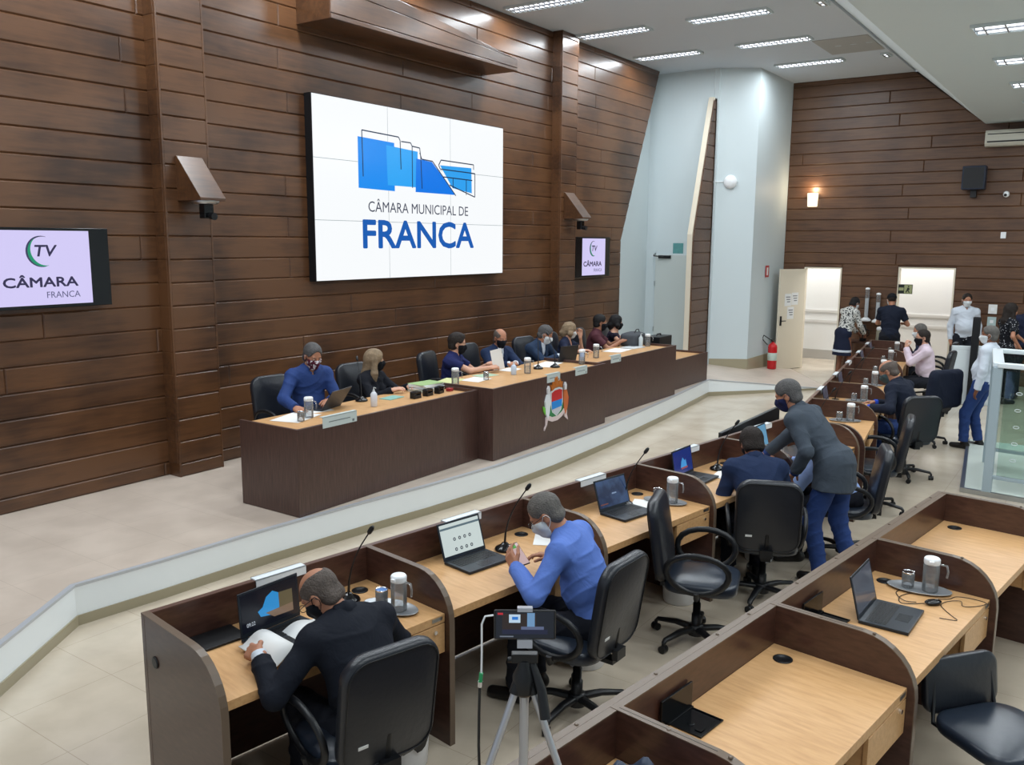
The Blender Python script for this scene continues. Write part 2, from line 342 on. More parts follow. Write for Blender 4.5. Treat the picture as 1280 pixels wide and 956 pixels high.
# open leaf of door 1, swung into the room
lf = MB(); lf.box(0, .80, -.035, 0, .01, 2.15)
o = lf.build('door_leaf', M_cream, door1, bevel=.003); o.matrix_parent_inverse = Matrix.Identity(4); o.location = (-.36, -.02, 0); o.rotation_euler = (0, 0, math.radians(-112))
dl = o
m = MB(); m.box(.70, .75, .0, .012, .96, 1.16).tube([(.72, .012, 1.06), (.72, .05, 1.06), (.62, .055, 1.06)], .009).box(.70, .75, -.047, -.035, .96, 1.16).tube([(.72, -.047, 1.06), (.72, -.085, 1.06), (.62, -.09, 1.06)], .009); m.build('door_handle', M_black, dl)
# corridor behind
M_corr = mat('bright corridor wall', (240, 240, 238), .5)
m = MB(); m.box(-7.5, -.2, 20.9, 21.0, 0, 3.1); struct(m.build('wall_corridor', M_corr))
m = MB(); m.box(-7.5, -.2, RY+.13, 21.0, 3.0, 3.1); struct(m.build('ceiling_corridor', M_corr))
m = MB(); m.box(-7.6, -7.5, RY+.13, 21.0, 0, 3.1).box(-.2, -.1, RY+.13, 21.0, 0, 3.1); struct(m.build('wall_corridor_ends', M_corr))
m = MB(); m.box(-7.5, -.2, 20.88, 20.9, 0, .22); struct(m.build('baseboard_corridor', mat('grey skirting', (186, 182, 176), .4)))
m = MB(); m.box(-7.5, -.2, 20.88, 20.9, .86, .92).box(-7.5, -.2, 20.875, 20.9, 1.10, 1.16); struct(m.build('trim_10', mat('pale dado rail', (222, 220, 216), .4)))
# ceilings
m = MB(); m.box(-8.25, -3.66, -4, RY+.1, CZ, CZ+.1); struct(m.build('ceiling', M_ceil))
m = MB(); m.prism([(-3.68, CZ+.06), (-2.34, LZ), (4.5, LZ), (4.5, LZ+.1), (-2.3, LZ+.1), (-3.62, CZ+.12)], -4, RY+.02, 'y'); struct(m.build('ceiling_side', M_ceilR))
m = MB(); m.box(-8.25, -8.15, -4, 13.0, 0, CZ); struct(m.build('wall_outer', M_white))
m = MB(); m.box(4.4, 4.5, -4, RY+.1, 0, LZ+.1); struct(m.build('wall_right', M_white))
# ceiling hatch
m = MB(); m.box(-4.58, -3.70, 15.35, 16.60, CZ-.012, CZ)
o = m.build('ceiling_hatch', mat('grey hatch panel', (170, 172, 170), .6)); tag(o, 'grey rectangular hatch panel set flush in the white ceiling near the rear wall', 'ceiling panel')
m = MB()
for x in (-4.35, -4.1, -3.85): m.box(x, x+.1, 15.9, 15.93, CZ-.016, CZ-.011)
m.build('vent_slot', M_white, o)
# ceiling lamps ------------------------------------------------------
def lamp(L_, W_, label, grp, nf):
    r = empty('ceiling_lamp', label=label, cat='ceiling lamp', group=grp)
    m = MB(); t = .02
    m.box(-L_/2-t, L_/2+t, -W_/2-t, -W_/2, -.035, 0).box(-L_/2-t, L_/2+t, W_/2, W_/2+t, -.035, 0).box(-L_/2-t, -L_/2, -W_/2, W_/2, -.035, 0).box(L_/2, L_/2+t, -W_/2, W_/2, -.035, 0)
    m.build('frame', M_white, r)
    m = MB(); m.box(-L_/2, L_/2, -W_/2, W_/2, -.006, 0); m.build('reflector', M_chrome, r)
    m = MB()
    for k in range(nf): x = -L_/2+L_*(k+.5)/nf; m.box(x-.009, x+.009, -W_/2, W_/2, -.034, -.006)
    m.box(-L_/2, L_/2, -.008, .008, -.032, -.006)
    m.build('louvre', M_louvre, r)
    for yy in (-W_/4, W_/4):
        m = MB(); m.tube([(-L_/2+.02, yy, -.02), (L_/2-.02, yy, -.02)], .013, 8); m.build('tube', M_lampglow, r)
    return r
pr = lamp(1.2, .28, 'x', 'louvred lamps recessed in the high white ceiling', 14)
first = True
for iy, y in enumerate(HI_Y):
    for ix, x in enumerate(HI_X):
        if y < 8: continue
        o = pr if first else copy_tree(pr); first = False
        o.location = (x, y, CZ-.001)
        o['label'] = 'long louvred ceiling lamp, %s in the %s column of the high ceiling' % (('nearest', 'second nearest', 'third nearest', 'second farthest', 'farthest')[min(4, iy-4)], 'left' if ix == 0 else 'right')
    if y > 12.9:
        pass
ps = lamp(.10, .28, 'x', 'lamp ends showing beside the drop of the side ceiling', 2)
first = True
for y, l in ((13.0, 'nearer'), (17.08, 'farther')):
    o = ps if first else copy_tree(ps); first = False
    o.location = (-3.77, y, CZ-.001); o['label'] = 'short lit lamp end peeking out beside the ceiling drop, %s of the two' % l
pl = lamp(1.2, .4, 'x', 'louvred lamps in the low side ceiling', 6)
first = True
for iy, y in enumerate(LO_Y):
    if y < 8: continue
    o = pl if first else copy_tree(pl); first = False
    o.location = (LO_X[0], y, LZ-.001); o['label'] = 'wide louvred lamp in the low side ceiling, %s of its row' % ('nearest', 'second nearest', 'middle one', 'second farthest', 'farthest')[min(4, iy-4)]
# ------------------------------------------------------------------ desks
M_deskedge = M_edge
def divider_profile(D, H=.945, zc=.70, r=.25):
    p = [(.0, H)]
    for k in range(9):
        a = PI/2*k/8; p.append((D-r+r*math.sin(a), H-(H-zc)*(1-math.cos(a)) if k < 8 else zc))
    p.append((D, .0)); return p
def desk(o, hd, s0, W, D, label, group, near_panel=False, double=False, tag_on_top=True, drawer=True, flap=False, grommet=True, far_gap=.036):
    """one workstation of a bench: local +y along the row, local +x towards the seat"""
    a = math.radians(hd); loc = (o[0]+math.sin(a)*s0, o[1]+math.cos(a)*s0, 0)
    r = empty('workstation_desk', loc, -a, label, 'desk', group)
    m = MB(); m.box(0, .032, 0, W, .02, .94); m.build('back_panel', M_wengeH, r, bevel=.001)
    m = MB(); m.box(-.001, .033, 0, W, .94, .946)
    if double: m.box(-.034, -.002, 0, W, .02, .946)
    m.build('top_edge', M_edge if double else mat_edge2, r)
    if double:
        m = MB()
        for y in (.3, .8, 1.1): m.lathe([(.009, .946), (.009, .949), (.005, .951)], 10, TR((-.017, y, 0)))
        for x in (.25, .5): m.lathe([(.009, .9455), (.009, .949), (.005, .951)], 10, TR((x, W-.02, 0)))
        m.build('screw_cap', M_edge, r)
    def panel(y0, y1, nm='side_panel'):
        pr_ = divider_profile(D); poly = [(x, z) for x, z in pr_]+[(.032, .0), ]
        poly[0] = (.032, .945)
        mm = MB(); mm.prism(poly, y0+.001, y1-.001, 'y'); pn = mm.build(nm, M_wengeH, r)
        v = []; f = []
        q = pr_[:-1]+[(D, .0)]
        q[0] = (.0, .945)
        for i, (x, z) in enumerate(q):
            if i == 0: nx, nz = 0, 1
            elif i >= len(q)-2: nx, nz = 1, 0
            else:
                t = (q[i+1][0]-q[i-1][0], q[i+1][1]-q[i-1][1]); l = math.hypot(*t); nx, nz = -t[1]/l, t[0]/l
            for yy, e in ((y0, -.0015), (y0, .0025), (y1, .0025), (y1, -.0015)): v.append((x+nx*e, yy, z+nz*e))
        for i in range(len(q)-1):
            for k in range(3): f.append((i*4+k, i*4+k+1, (i+1)*4+k+1, (i+1)*4+k))
        mm = MB(); mm.add(v, f, False); mm.build('edge_band', M_edge, pn)
        if double:
            mm = MB(); mm.box(.03, D-.25, (y0+y1)/2-.0012, (y0+y1)/2+.0012, .9455, .9482); mm.build('seam', M_black, pn)
        return pn
    panel(W-far_gap, W)
    if near_panel:
        pn = panel(.0, .036, 'end_panel')
        if not double:
            m = MB(); m.lathe([(.03, 0), (.03, .004), (.024, .006)], 20, TR((.13, -.0005, .74), 0, PI/2)); m.build('cable_port', M_black, pn)
    y1 = W-far_gap; y0 = .036 if near_panel else 0
    m = MB(); m.box(.033, D-.035, y0+.001, y1-.001, .712, .75); m.box(D-.06, D-.0355, y0+.0015, y1-.0015, .704, .7118); m.build('desktop', M_oak, r, bevel=.0015)
    if drawer:
        m = MB(); m.box(D-.42, D-.05, y1-.43, y1-.004, .54, .70); m.box(D-.055, D-.035, y1-.44, y1-.002, .535, .698)
        dr = m.build('drawer', M_oak, r, bevel=.0015)
        m = MB(); m.tube([(D-.036, y1-.07, .665), (D-.026, y1-.07, .665)], .011, 12); m.build('lock', M_chrome, dr)
    m = MB(); m.box(D-.034, D-.0325, y1-.09, y1-.02, .722, .742); m.build('inventory_tag', M_alu, r, label='small silver inventory tag')
    if grommet:
        m = MB(); m.lathe([(.046, .750), (.046, .754), (.036, .7545), (.034, .7512), (.001, .7512)], 24, TR((.14, y1-.13, 0)))
        m.build('cable_grommet', M_black, r)
    if flap:
        m = MB(); m.box(.06, .20, .30, .47, .7505, .753); m.box(.040, .050, .25, .485, .7505, .865)
        m.box(.05, .062, .29, .48, .75, .76).box(.2, .206, .295, .475, .7505, .757).box(.06, .2, .295, .302, .7505, .757).box(.06, .2, .468, .475, .7505, .757)
        m.lathe([(.016, .753), (.016, .756), (.011, .7565)], 14, TR((.12, .36, 0)))
        m.box(.155, .185, .33, .36, .753, .757)
        m.build('power_box', M_blackg, r, bevel=.001)
    if tag_on_top:
        m = MB(); yc = W*.52+.04; m.box(-.014, .046, yc-.15, yc+.15, .946, .952); m.box(.040, .046, yc-.15, yc+.15, .905, .952); m.box(-.014, -.009, yc-.15, yc+.15, .88, .952)
        m.build('name_holder', M_tag, r, label='white plastic name holder')
    return r
mat_edge2 = mat('red brown edge', (92, 66, 56), .35)
M_tag = mat('white acrylic', (226, 232, 236), .3)
AO, AH = (-3.66, 2.20), 8.85
BO, BH = (-2.607, 8.654), -7.2
RO, RH = (-1.43, 2.784), 7.95
def rowpt(o, h, s, d, z=0):
    a = math.radians(h); return (o[0]+math.sin(a)*s+math.cos(a)*d, o[1]+math.cos(a)*s-math.sin(a)*d, z)
GA, GB, GR = 'workstations of the front bench', 'workstations of the far bench', 'workstations of the near bench'
nA = ['where the man in black jacket reads', 'where the man in blue shirt holds a phone', 'with the open laptop and the turned empty chair', 'where the man in navy suit sits', 'behind the standing man in grey blazer']
for i in range(5):
    desk(AO, AH, 1.334*i, 1.334, .745, 'dark brown workstation desk with oak top %s' % nA[i], GA, near_panel=i == 0)
nB = ['first of the far bench, at the bend', 'second from the bend in the far bench', 'third from the bend in the far bench', 'just beyond the balding man', 'before the man in pink shirt', 'last of the far bench, by the rear wall']
for i in range(6):
    desk(BO, BH, 1.377*i, 1.377, .745, 'dark brown workstation desk with oak top, %s' % nB[i], GB, near_panel=i == 0)
nR = ['nearest of the near bench, under the tripod', 'empty with black power box, at the bottom of the picture', 'holding the open laptop, mouse and water jug', 'empty, farthest of the near bench']
for i in range(4):
    desk(RO, RH, 1.323*(i-1), 1.323, .70, 'dark brown workstation desk, %s' % nR[i], GR, double=True, tag_on_top=False, flap=i in (1, 2), drawer=True, far_gap=.04)
# ------------------------------------------------------------------ dais desks
XB = -6.43
def dais_seg(y0, y1, xf, h, label, near=True, far=True, top=True):
    r = empty('dais_desk', (xf, y0, ST), 0, label, 'desk', 'dark wenge desks along the stage')
    W = y1-y0; D = xf-XB
    m = MB(); m.box(-.03, 0, 0, W, 0.004, h); m.build('front_panel', M_wenge, r, bevel=.002)
    if near: m = MB(); m.box(-D, -.03, 0, .03, .004, h); m.build('side_panel', M_wenge, r, bevel=.002)
    if far: m = MB(); m.box(-D, -.03, W-.03, W, .004, h); m.build('side_panel', M_wenge, r, bevel=.002)
    zt = h-.035
    m = MB(); m.box(-D, -.031, .031 if near else .001, W-(.031 if far else .001), zt-.03, zt); m.build('desktop', M_oak, r, bevel=.001)
    return r
dais_seg(4.94, 7.53, -5.665, .785, 'long dark wenge dais desk at the left, before the man in blue shirt')
dp = dais_seg(7.532, 10.085, -5.465, .81, 'projecting central dais desk bearing the coloured coat of arms')
dais_seg(10.087, 12.69, -5.63, .795, 'dark wenge dais desk on the right, below the woman in sleeveless top')
dais_seg(12.692, 14.42, -5.80, .50, 'low dark wenge side desk at the right end of the dais')
DZ = ST+.75
# coat of arms ------------------------------------------------------
cr = empty('coat_of_arms', (-5.464, 8.83, .715), 0, 'coloured coat of arms with crown and white ribbon on the central dais desk', 'coat of arms')
def relief(name, pts, col, x1, x0=0.0, met=.3):
    m = MB(); m.prism(pts, x0, x1, 'x'); return m.build(name, mat('crest '+name, col, met), cr)
relief('ribbon', [(-.27, -.25), (-.22, -.19), (-.20, -.13), (-.10, -.165), (.02, -.165), (.13, -.13), (.18, -.09), (.19, -.15), (.27, -.20), (.24, -.13), (.24, -.04), (.19, -.02), (.12, -.075), (.02, -.11), (-.10, -.11), (-.20, -.07), (-.24, -.10), (-.24, -.19), (-.27, -.22)], (226, 208, 208), .016)
relief('wreath', [(-.19, -.07), (-.10, -.11), (.02, -.11), (.13, -.075), (.19, .0), (.17, .08), (.10, .0), (.0, -.03), (-.1, -.01), (-.16, .08), (-.2, .02)], (30, 128, 74), .010)
relief('shield_rim', [(-.14, .20), (-.05, .235), (.05, .24), (.13, .22), (.14, .05), (.10, -.05), (.0, -.11), (-.10, -.05), (-.14, .05)], (222, 228, 230), .014)
relief('shield_top', [(-.12, .185), (-.05, .21), (.05, .215), (.115, .20), (.115, .09), (-.12, .08)], (196, 44, 48), .019)
relief('shield_middle', [(-.12, .08), (.115, .09), (.11, .0), (-.11, -.015)], (30, 140, 225), .019)
relief('shield_field', [(-.105, -.02), (.10, -.005), (.06, -.06), (.0, -.095), (-.06, -.065)], (200, 204, 214), .019)
relief('crown', [(-.12, .215), (-.145, .29), (-.10, .265), (-.085, .32), (-.05, .275), (-.045, .36), (.0, .375), (.03, .28), (.075, .335), (.085, .27), (.12, .30), (.11, .225), (.03, .25), (-.05, .245)], (186, 108, 44), .022)
for sgn in (-1, 1):
    col = (232, 236, 240) if sgn < 0 else (205, 110, 60)
    relief('figure', [(sgn*.165, .19), (sgn*.225, .18), (sgn*.26, .10), (sgn*.245, -.04), (sgn*.20, -.12), (sgn*.165, -.04), (sgn*.15, .08)], col, .02)
    relief('figure_head', [(sgn*.175, .19), (sgn*.17, .25), (sgn*.19, .285), (sgn*.215, .25), (sgn*.21, .19)], (228, 226, 228), .024)
relief('leaf', [(-.24, .02), (-.30, .05), (-.285, -.01), (-.25, -.06)], (120, 200, 70), .012)
relief('robe', [(.245, .06), (.285, .09), (.27, -.01), (.24, -.05)], (190, 52, 46), .012)
# name plates
for (y, z, x, lb) in ((5.445, 1.098, -5.664, 'pale name plate on the left dais desk below the man in blue shirt'), (8.767, 1.083, -5.464, 'pale name plate just above the coat of arms'), (9.425, 1.089, -5.464, 'pale name plate at the right end of the central dais desk'), (10.66, 1.095, -5.629, 'pale name plate on the right dais desk below the man in maroon shirt')):
    wd = .42 if y < 6 else .29
    r = empty('name_plate', (x, y, z), 0, lb, 'name plate', 'name plates hung on the dais desks')
    m = MB(); m.box(0, .006, -wd/2, wd/2, -.05, .05).box(-.036, .006, -wd/2, wd/2, .046, .052); m.build('plate', mat('pale plate', (196, 206, 204), .35), r)
    m = MB(); m.box(.006, .0068, -wd*.33, wd*.3, -.004, .004).box(.006, .0068, wd*.36, wd*.42, -.04, -.018); m.build('lettering', mat('grey print', (110, 120, 122), .6), r)
# ------------------------------------------------------------------ screens
def text_mesh(name, s, width, height, mt, parent, x, y0, zc, bold=0, depth=.0008, shear=0, fat=0):
    """writing standing in the plane x = const, reading towards +y"""
    cu = bpy.data.curves.new('t', 'FONT'); cu.body = s; cu.size = 1; cu.offset = bold; cu.resolution_u = 3; cu.shear = shear
    o = bpy.data.objects.new('t', cu); C.objects.link(o); bpy.context.view_layer.update()
    me = bpy.data.meshes.new_from_object(o.evaluated_get(bpy.context.evaluated_depsgraph_get())); bpy.data.objects.remove(o)
    co = np.array([v.co[:] for v in me.vertices]); mn, mx = co.min(0), co.max(0)
    caps = [c for c in s if c.isalpha()]
    u = (co[:, 0]-mn[0])/(mx[0]-mn[0])*width; v = co[:, 1]/(.73)*height
    for i, vt in enumerate(me.vertices): vt.co = (x, y0+u[i], zc+v[i])
    if fat:
        V0 = [v.co.copy() for v in me.vertices]; F0 = [tuple(p.vertices) for p in me.polygons]; vv = []; ff = []
        for k in range(8):
            a = PI*k/4; n0 = len(vv); vv += [(v.x+.00005*k, v.y+fat*math.cos(a), v.z+fat*math.sin(a)) for v in V0]; ff += [tuple(i+n0 for i in f_) for f_ in F0]
        me = bpy.data.meshes.new(name); me.from_pydata(vv, [], ff)
    me.materials.append(mt); o = bpy.data.objects.new(name, me); C.objects.link(o); o.parent = parent
    md = o.modifiers.new('solid', 'SOLIDIFY'); md.thickness = depth; md.offset = 0
    return o
vw = empty('video_wall', (WX+.02, 7.11, 2.22), 0, 'huge white video wall of nine panels showing a blue building logo and FRANCA', 'screen')
VW, VH = 3.76, 2.13
m = MB(); m.box(-.02, .098, -.005, VW+.005, -.005, VH+.005); m.build('housing', M_black, vw)
m = MB()
for i in range(3):
    for j in range(3):
        m.box(.098, .104, i*VW/3+.003, (i+1)*VW/3-.003, j*VH/3+.003, (j+1)*VH/3-.003)
m.build('display', emis('video wall white', (250, 253, 255), .98), vw)
m = MB()
for i in (1, 2): m.box(.0985, .1035, i*VW/3-.003, i*VW/3+.003, 0, VH).box(.0985, .1034, 0, VW, i*VH/3-.003, i*VH/3+.003)
m.build('panel_seams', emis('seam grey', (150, 165, 170), .9), vw)
def flat(name, pts, col, x, parent, st=1.0, th=.0008):
    m = MB(); m.prism(pts, x, x+th, 'x'); return m.build(name, emis(name, col, st), parent)
flat('logo_block', [(.72, 1.72), (1.37, 1.70), (1.37, 1.10), (.72, 1.11)], (20, 140, 240), .1045, vw)
flat('logo_block', [(1.22, 1.66), (1.82, 1.63), (1.82, 1.17), (1.24, 1.17)], (45, 165, 245), .1055, vw)
flat('logo_block', [(1.79, 1.54), (2.11, 1.52), (2.62, 1.11), (1.77, 1.11)], (10, 120, 232), .106, vw)
flat('logo_block', [(2.28, 1.49), (2.98, 1.50), (2.99, 1.15), (2.55, 1.20)], (45, 160, 240), .105, vw)
def line(name, pts, wd, col, x, parent):
    m = MB()
    for (a, b), (c, d) in zip(pts[:-1], pts[1:]):
        l = math.hypot(c-a, d-b); nx, nz = -(d-b)/l*wd/2, (c-a)/l*wd/2
        m.prism([(a+nx, b+nz), (c+nx, d+nz), (c-nx, d-nz), (a-nx, b-nz)], x, x+.0006, 'x')
    return m.build(name, emis(name+'c', col, 1), parent)
DK = (28, 50, 80)
line('logo_outline', [(.80, 1.25), (.79, 1.80), (1.45, 1.78), (1.48, 1.74), (1.49, 1.38)], .015, DK, .107, vw)
line('logo_outline', [(1.50, 1.73), (1.68, 1.73), (1.71, 1.69), (1.71, 1.16)], .015, DK, .107, vw)
line('logo_outline', [(1.71, 1.69), (1.86, 1.68), (1.88, 1.56), (1.90, 1.16)], .015, DK, .107, vw)
line('logo_outline', [(1.86, 1.62), (1.90, 1.54), (2.12, 1.53), (2.62, 1.10)], .015, DK, .107, vw)
line('logo_outline', [(2.25, 1.49), (2.30, 1.56), (3.03, 1.55), (3.03, 1.48)], .015, DK, .107, vw)
line('logo_outline', [(2.25, 1.49), (2.28, 1.44), (3.06, 1.43), (3.06, 1.10), (2.48, 1.24)], .015, DK, .107, vw)
line('logo_outline', [(2.35, 1.34), (3.00, 1.33)], .015, DK, .107, vw)
line('logo_outline', [(2.56, 1.33), (2.56, 1.20)], .015, DK, .107, vw)
line('logo_outline', [(2.86, 1.33), (2.86, 1.12)], .015, DK, .107, vw)
text_mesh('caption', 'CÂMARA MUNICIPAL DE', 2.02, .135, emis('caption ink', (70, 76, 96), .9), vw, .107, .88, .83, 0)
text_mesh('caption_large', 'FRANCA', 2.235, .355, emis('caption blue', (22, 92, 178), 1), vw, .107, .785, .39, 0, fat=.012)
def tv(y0, z0, label):
    r = empty('wall_television', (WX+.02, y0, z0), 0, label, 'television', 'televisions on the plank wall')
    m = MB(); m.box(0, .05, .12, 1.1, .1, .6); m.build('wall_bracket', M_black, r)
    m = MB(); m.box(.05, .10, 0, 1.22, 0, .70); m.build('casing', M_blackg, r, bevel=.004)
    m = MB(); m.box(.1005, .1015, .21, 1.035, .03, .675); m.build('display', emis('tv lavender', (214, 206, 250), .95), r)
    text_mesh('caption', 'CÂMARA', .645, .085, emis('tv ink', (52, 46, 84), .8), r, .103, .26, .19, 0, fat=.0035)
    text_mesh('caption_small', 'FRANCA', .30, .058, emis('tv ink2', (90, 90, 130), .9), r, .103, .62, .09, 0)
    text_mesh('caption_round', 'TV', .19, .10, emis('tv ink', (52, 46, 84), .8), r, .103, .545, .455, 0, shear=.2, fat=.003)
    def arc(x, rr, w0, a0, a1, cy, cz, col):
        mm = MB(); n = 22; P = []; Q = []
        for k in range(n+1):
            t = k/n; a = a0+(a1-a0)*t; wd = w0*math.sin(PI*t)+.002
            P.append((cy+rr*math.cos(a), cz+rr*math.sin(a))); Q.append((cy+(rr-wd)*math.cos(a), cz+(rr-wd)*math.sin(a)))
        for k in range(n): mm.prism([P[k], P[k+1], Q[k+1], Q[k]], x, x+.0006, 'x')
        return mm.build('logo_arc', emis('arc'+str(col), col, .9), r)
    arc(.1022, .135, .020, math.radians(70), math.radians(285), .60, .495, (60, 60, 96))
    arc(.1030, .130, .026, math.radians(120), math.radians(290), .612, .495, (30, 150, 110))
    return r
tv(3.34, 2.09, 'black television showing the TV CÂMARA logo at the left edge of the wooden wall')
tv(13.065, 2.08, 'small looking television beside the far end of the wooden wall')
# camera hoods on the pilasters
def hood(y, z, label):
    r = empty('camera_hood', (WX+.18, y, z), 0, label, 'camera hood', 'wooden camera hoods on the pilasters')
    m = MB(); m.prism([(0, .43), (.025, .43), (.37, .025), (.37, 0), (0, 0)], 0, .29, 'y', None); h = m.build('wooden_hood', M_plank, r, bevel=.003)
    c = empty('dome_camera', (WX+.18+.24, y+.15, z-.001), 0, label.replace('wooden sloping hood', 'black security camera hanging under the hood'), 'security camera', 'security cameras under the hoods')
    m = MB(); m.lathe([(.13, -.0), (.13, -.012), (.11, -.03)], 24); m.build('mount_plate', M_alu, c)
    m = MB(); m.box(-.045, .045, -.05, .06, -.17, -.028); m.build('body', M_blackg, c, bevel=.01)
    m = MB(); m.tube([(.03, .02, -.14), (.10, .02, -.15)], .034, 16); m.tube([(.10, .02, -.15), (.104, .02, -.1503)], .036, 16); m.build('lens', M_black, c)
hood(5.27, 3.07, 'wooden sloping hood on the near pilaster, left of the big screen')
hood(12.53, 3.07, 'wooden sloping hood on the far pilaster, right of the big screen')
# ------------------------------------------------------------------ chairs
M_leather = mat('black leatherette', (30, 33, 40), .33, spec=.6, bump=.12, bscale=40)
M_leather2 = mat('seat leatherette', (34, 42, 54), .28, spec=.6, bump=.15, bscale=14)
def pillow(m, w, h, th, T, r=.09, puff=.02, n=8):
    """rounded rectangular cushion in the local xy plane, thickness z"""
    ring = []
    for cx_, cy_, a0 in ((w/2-r, h/2-r, 0), (-w/2+r, h/2-r, 90), (-w/2+r, -h/2+r, 180), (w/2-r, -h/2+r, 270)):
        for k in range(n): a = math.radians(a0+90*k/(n-1)); ring.append((cx_+r*math.cos(a), cy_+r*math.sin(a)))
    N = len(ring); lv = [(.0, -th/2, .97), (1, -th*.30, 1), (1, th*.28, 1)]
    v = []; f = []
    layers = [(.93, -th/2), (.985, -th*.42), (1, -th*.2), (1, th*.2), (.98, th*.40), (.92, th/2), (.6, th/2+puff*.7), (.25, th/2+puff)]
    for s_, z in layers:
        for x, y in ring: v.append((x*s_, y*s_, z))
    for i in range(len(layers)-1):
        for k in range(N): f.append((i*N+k, i*N+(k+1) % N, (i+1)*N+(k+1) % N, (i+1)*N+k))
    f.append(tuple(range(N-1, -1, -1))); f.append(tuple((len(layers)-1)*N+k for k in range(N)))
    m.add(v, f, True, T); return m
def office_chair(arms=True, star=True):
    """faces local +x; origin on the floor under the gas lift"""
    r = empty('office_chair')
    Tb = Matrix.Translation((-.255, 0, .735)) @ Matrix.Rotation(math.radians(-9), 4, 'Y') @ Matrix.Rotation(PI/2, 4, 'Y') @ Matrix.Rotation(PI/2, 4, 'Z')
    m = MB(); pillow(m, .47, .56, .07, Tb, .11, .025); b = m.build('backrest', M_leather, r)
    # shell edge piping at the back
    m = MB(); ring = []
    for cx_, cy_, a0 in ((.125, .17, 0), (-.125, .17, 90), (-.125, -.17, 180), (.125, -.17, 270)):
        for k in range(6): a = math.radians(a0+90*k/5); ring.append((cx_+.095*math.cos(a), cy_+.095*math.sin(a), -.036))
    m.tube(ring, .0035, 6, Tb, closed=True); m.build('piping', M_black, b)
    m = MB(); m.box(-.024, .024, -.008, .008, -.0372, -.035, Tb @ Matrix.Translation((.13, -.15, 0))); m.build('label_sticker', M_paper, b)
    Ts = Matrix.Translation((.03, 0, .455)) @ Matrix.Rotation(PI, 4, 'Z')
    m = MB(); pillow(m, .48, .48, .075, Ts, .12, .02); m.build('seat', M_leather2, r)
    m = MB(); m.box(-.12, .10, -.09, .09, .385, .42); m.box(-.25, -.1, -.035, .035, .385, .41)
    m.tube([(-.20, 0, .395), (-.245, 0, .43), (-.262, 0, .60)], .018, 8, flat=.5); m.tube([(.02, -.09, .4), (.03, -.22, .39)], .006, 6); m.box(-.285, -.25, -.045, .045, .42, .48)
    m.build('mechanism', M_black, r)
    if arms:
        for s in (-1, 1):
            pts = []
            for k in range(20):
                a = 2*PI*k/20; pts.append((.02+.20*math.cos(a)*(1+.1*math.sin(a)), s*(.265+.02*math.sin(a)), .575+.135*math.sin(a)))
            m = MB(); m.tube(pts, .0165, 8, closed=True, flat=1.25); m.tube([(.02, s*.10, .40), (.02, s*.26, .41), (.02, s*.265, .45)], .018, 8); m.build('armrest', M_black, r)
    m = MB(); m.lathe([(.033, .07), (.033, .20), (.026, .20), (.026, .28), (.02, .28), (.02, .39)], 16); m.build('gas_lift', M_black, r)
    m = MB(); m.lathe([(.055, .055), (.06, .08), (.05, .125), (.035, .13)], 16)
    for k in range(5):
        a = 2*PI*k/5+.3; c, s = math.cos(a), math.sin(a)
        m.tube([(.03*c, .03*s, .10), (.15*c, .15*s, .105), (.29*c, .29*s, .085), (.305*c, .305*s, .065)], [.032, .027, .021, .018], 8, flat=.7)
    m.build('star_base', M_black, r)
    for k in range(5):
        a = 2*PI*k/5+.3; c, s = math.cos(a), math.sin(a); T = Matrix.Translation((.305*c, .305*s, .026)) @ Matrix.Rotation(a+.6*k, 4, 'Z')
        m = MB(); m.tube([(0, -.024, 0), (0, -.004, 0)], .026, 14, T); m.tube([(0, .004, 0), (0, .024, 0)], .026, 14, T); m.tube([(0, 0, .0), (0, 0, .045)], .012, 8, T)
        m.build('caster', M_black, r)
    return r
pro = office_chair()
used = [False]
def place_chair(x, y, deg, label, group='black office chairs at the benches', z=0):
    o = copy_tree(pro) if used[0] else pro; used[0] = True
    o.location = (x, y, z); o.rotation_euler = (0, 0, math.radians(deg)); tag(o, label, 'office chair', group); return o
place_chair(-2.65, 2.62, 164, 'black office chair under the man in black jacket, nearest at the bottom left')
place_chair(-2.34, 4.06, 178, 'black office chair holding the man in blue shirt with the phone')
place_chair(-2.14, 5.32, 16, 'empty black office chair turned sideways, left of the man in navy suit')
place_chair(-2.02, 6.30, 112, 'black office chair with its back to us, under the man in navy suit')
place_chair(-1.74, 7.57, 198, 'black office chair behind the standing man, under the person in pale blue shirt')
place_chair(-1.84, 9.15, 190, 'empty black office chair seen edge-on just beyond the standing man')
place_chair(-1.86, 10.75, 132, 'black office chair turned with its back to us, under the balding man')
place_chair(-2.0, 12.75, 150, 'black office chair with a dark jacket hung over its back')
place_chair(-2.35, 15.35, 178, 'black office chair under the man in pink shirt')
place_chair(-2.50, 16.70, 180, 'black office chair under the grey haired man at the far end')
GD = 'black chairs behind the dais'
for x, y, a, l in ((-6.85, 5.87, -4, 'under the man with patterned mask'), (-6.85, 7.05, -4, 'under the woman with long blond hair'), (-6.85, 8.45, 14, 'under the young man in navy polo'), (-6.99, 9.39, -2, 'under the bald man in suit and tie'), (-6.87, 10.58, -8, 'under the man in suit with white mask'), (-6.87, 11.33, 0, 'under the woman with blond bob'), (-6.87, 12.18, 0, 'under the man in maroon shirt'), (-6.87, 12.98, 0, 'under the woman in sleeveless top')):
    place_chair(x, y, a, 'black office chair on the dais, '+l, GD, ST)
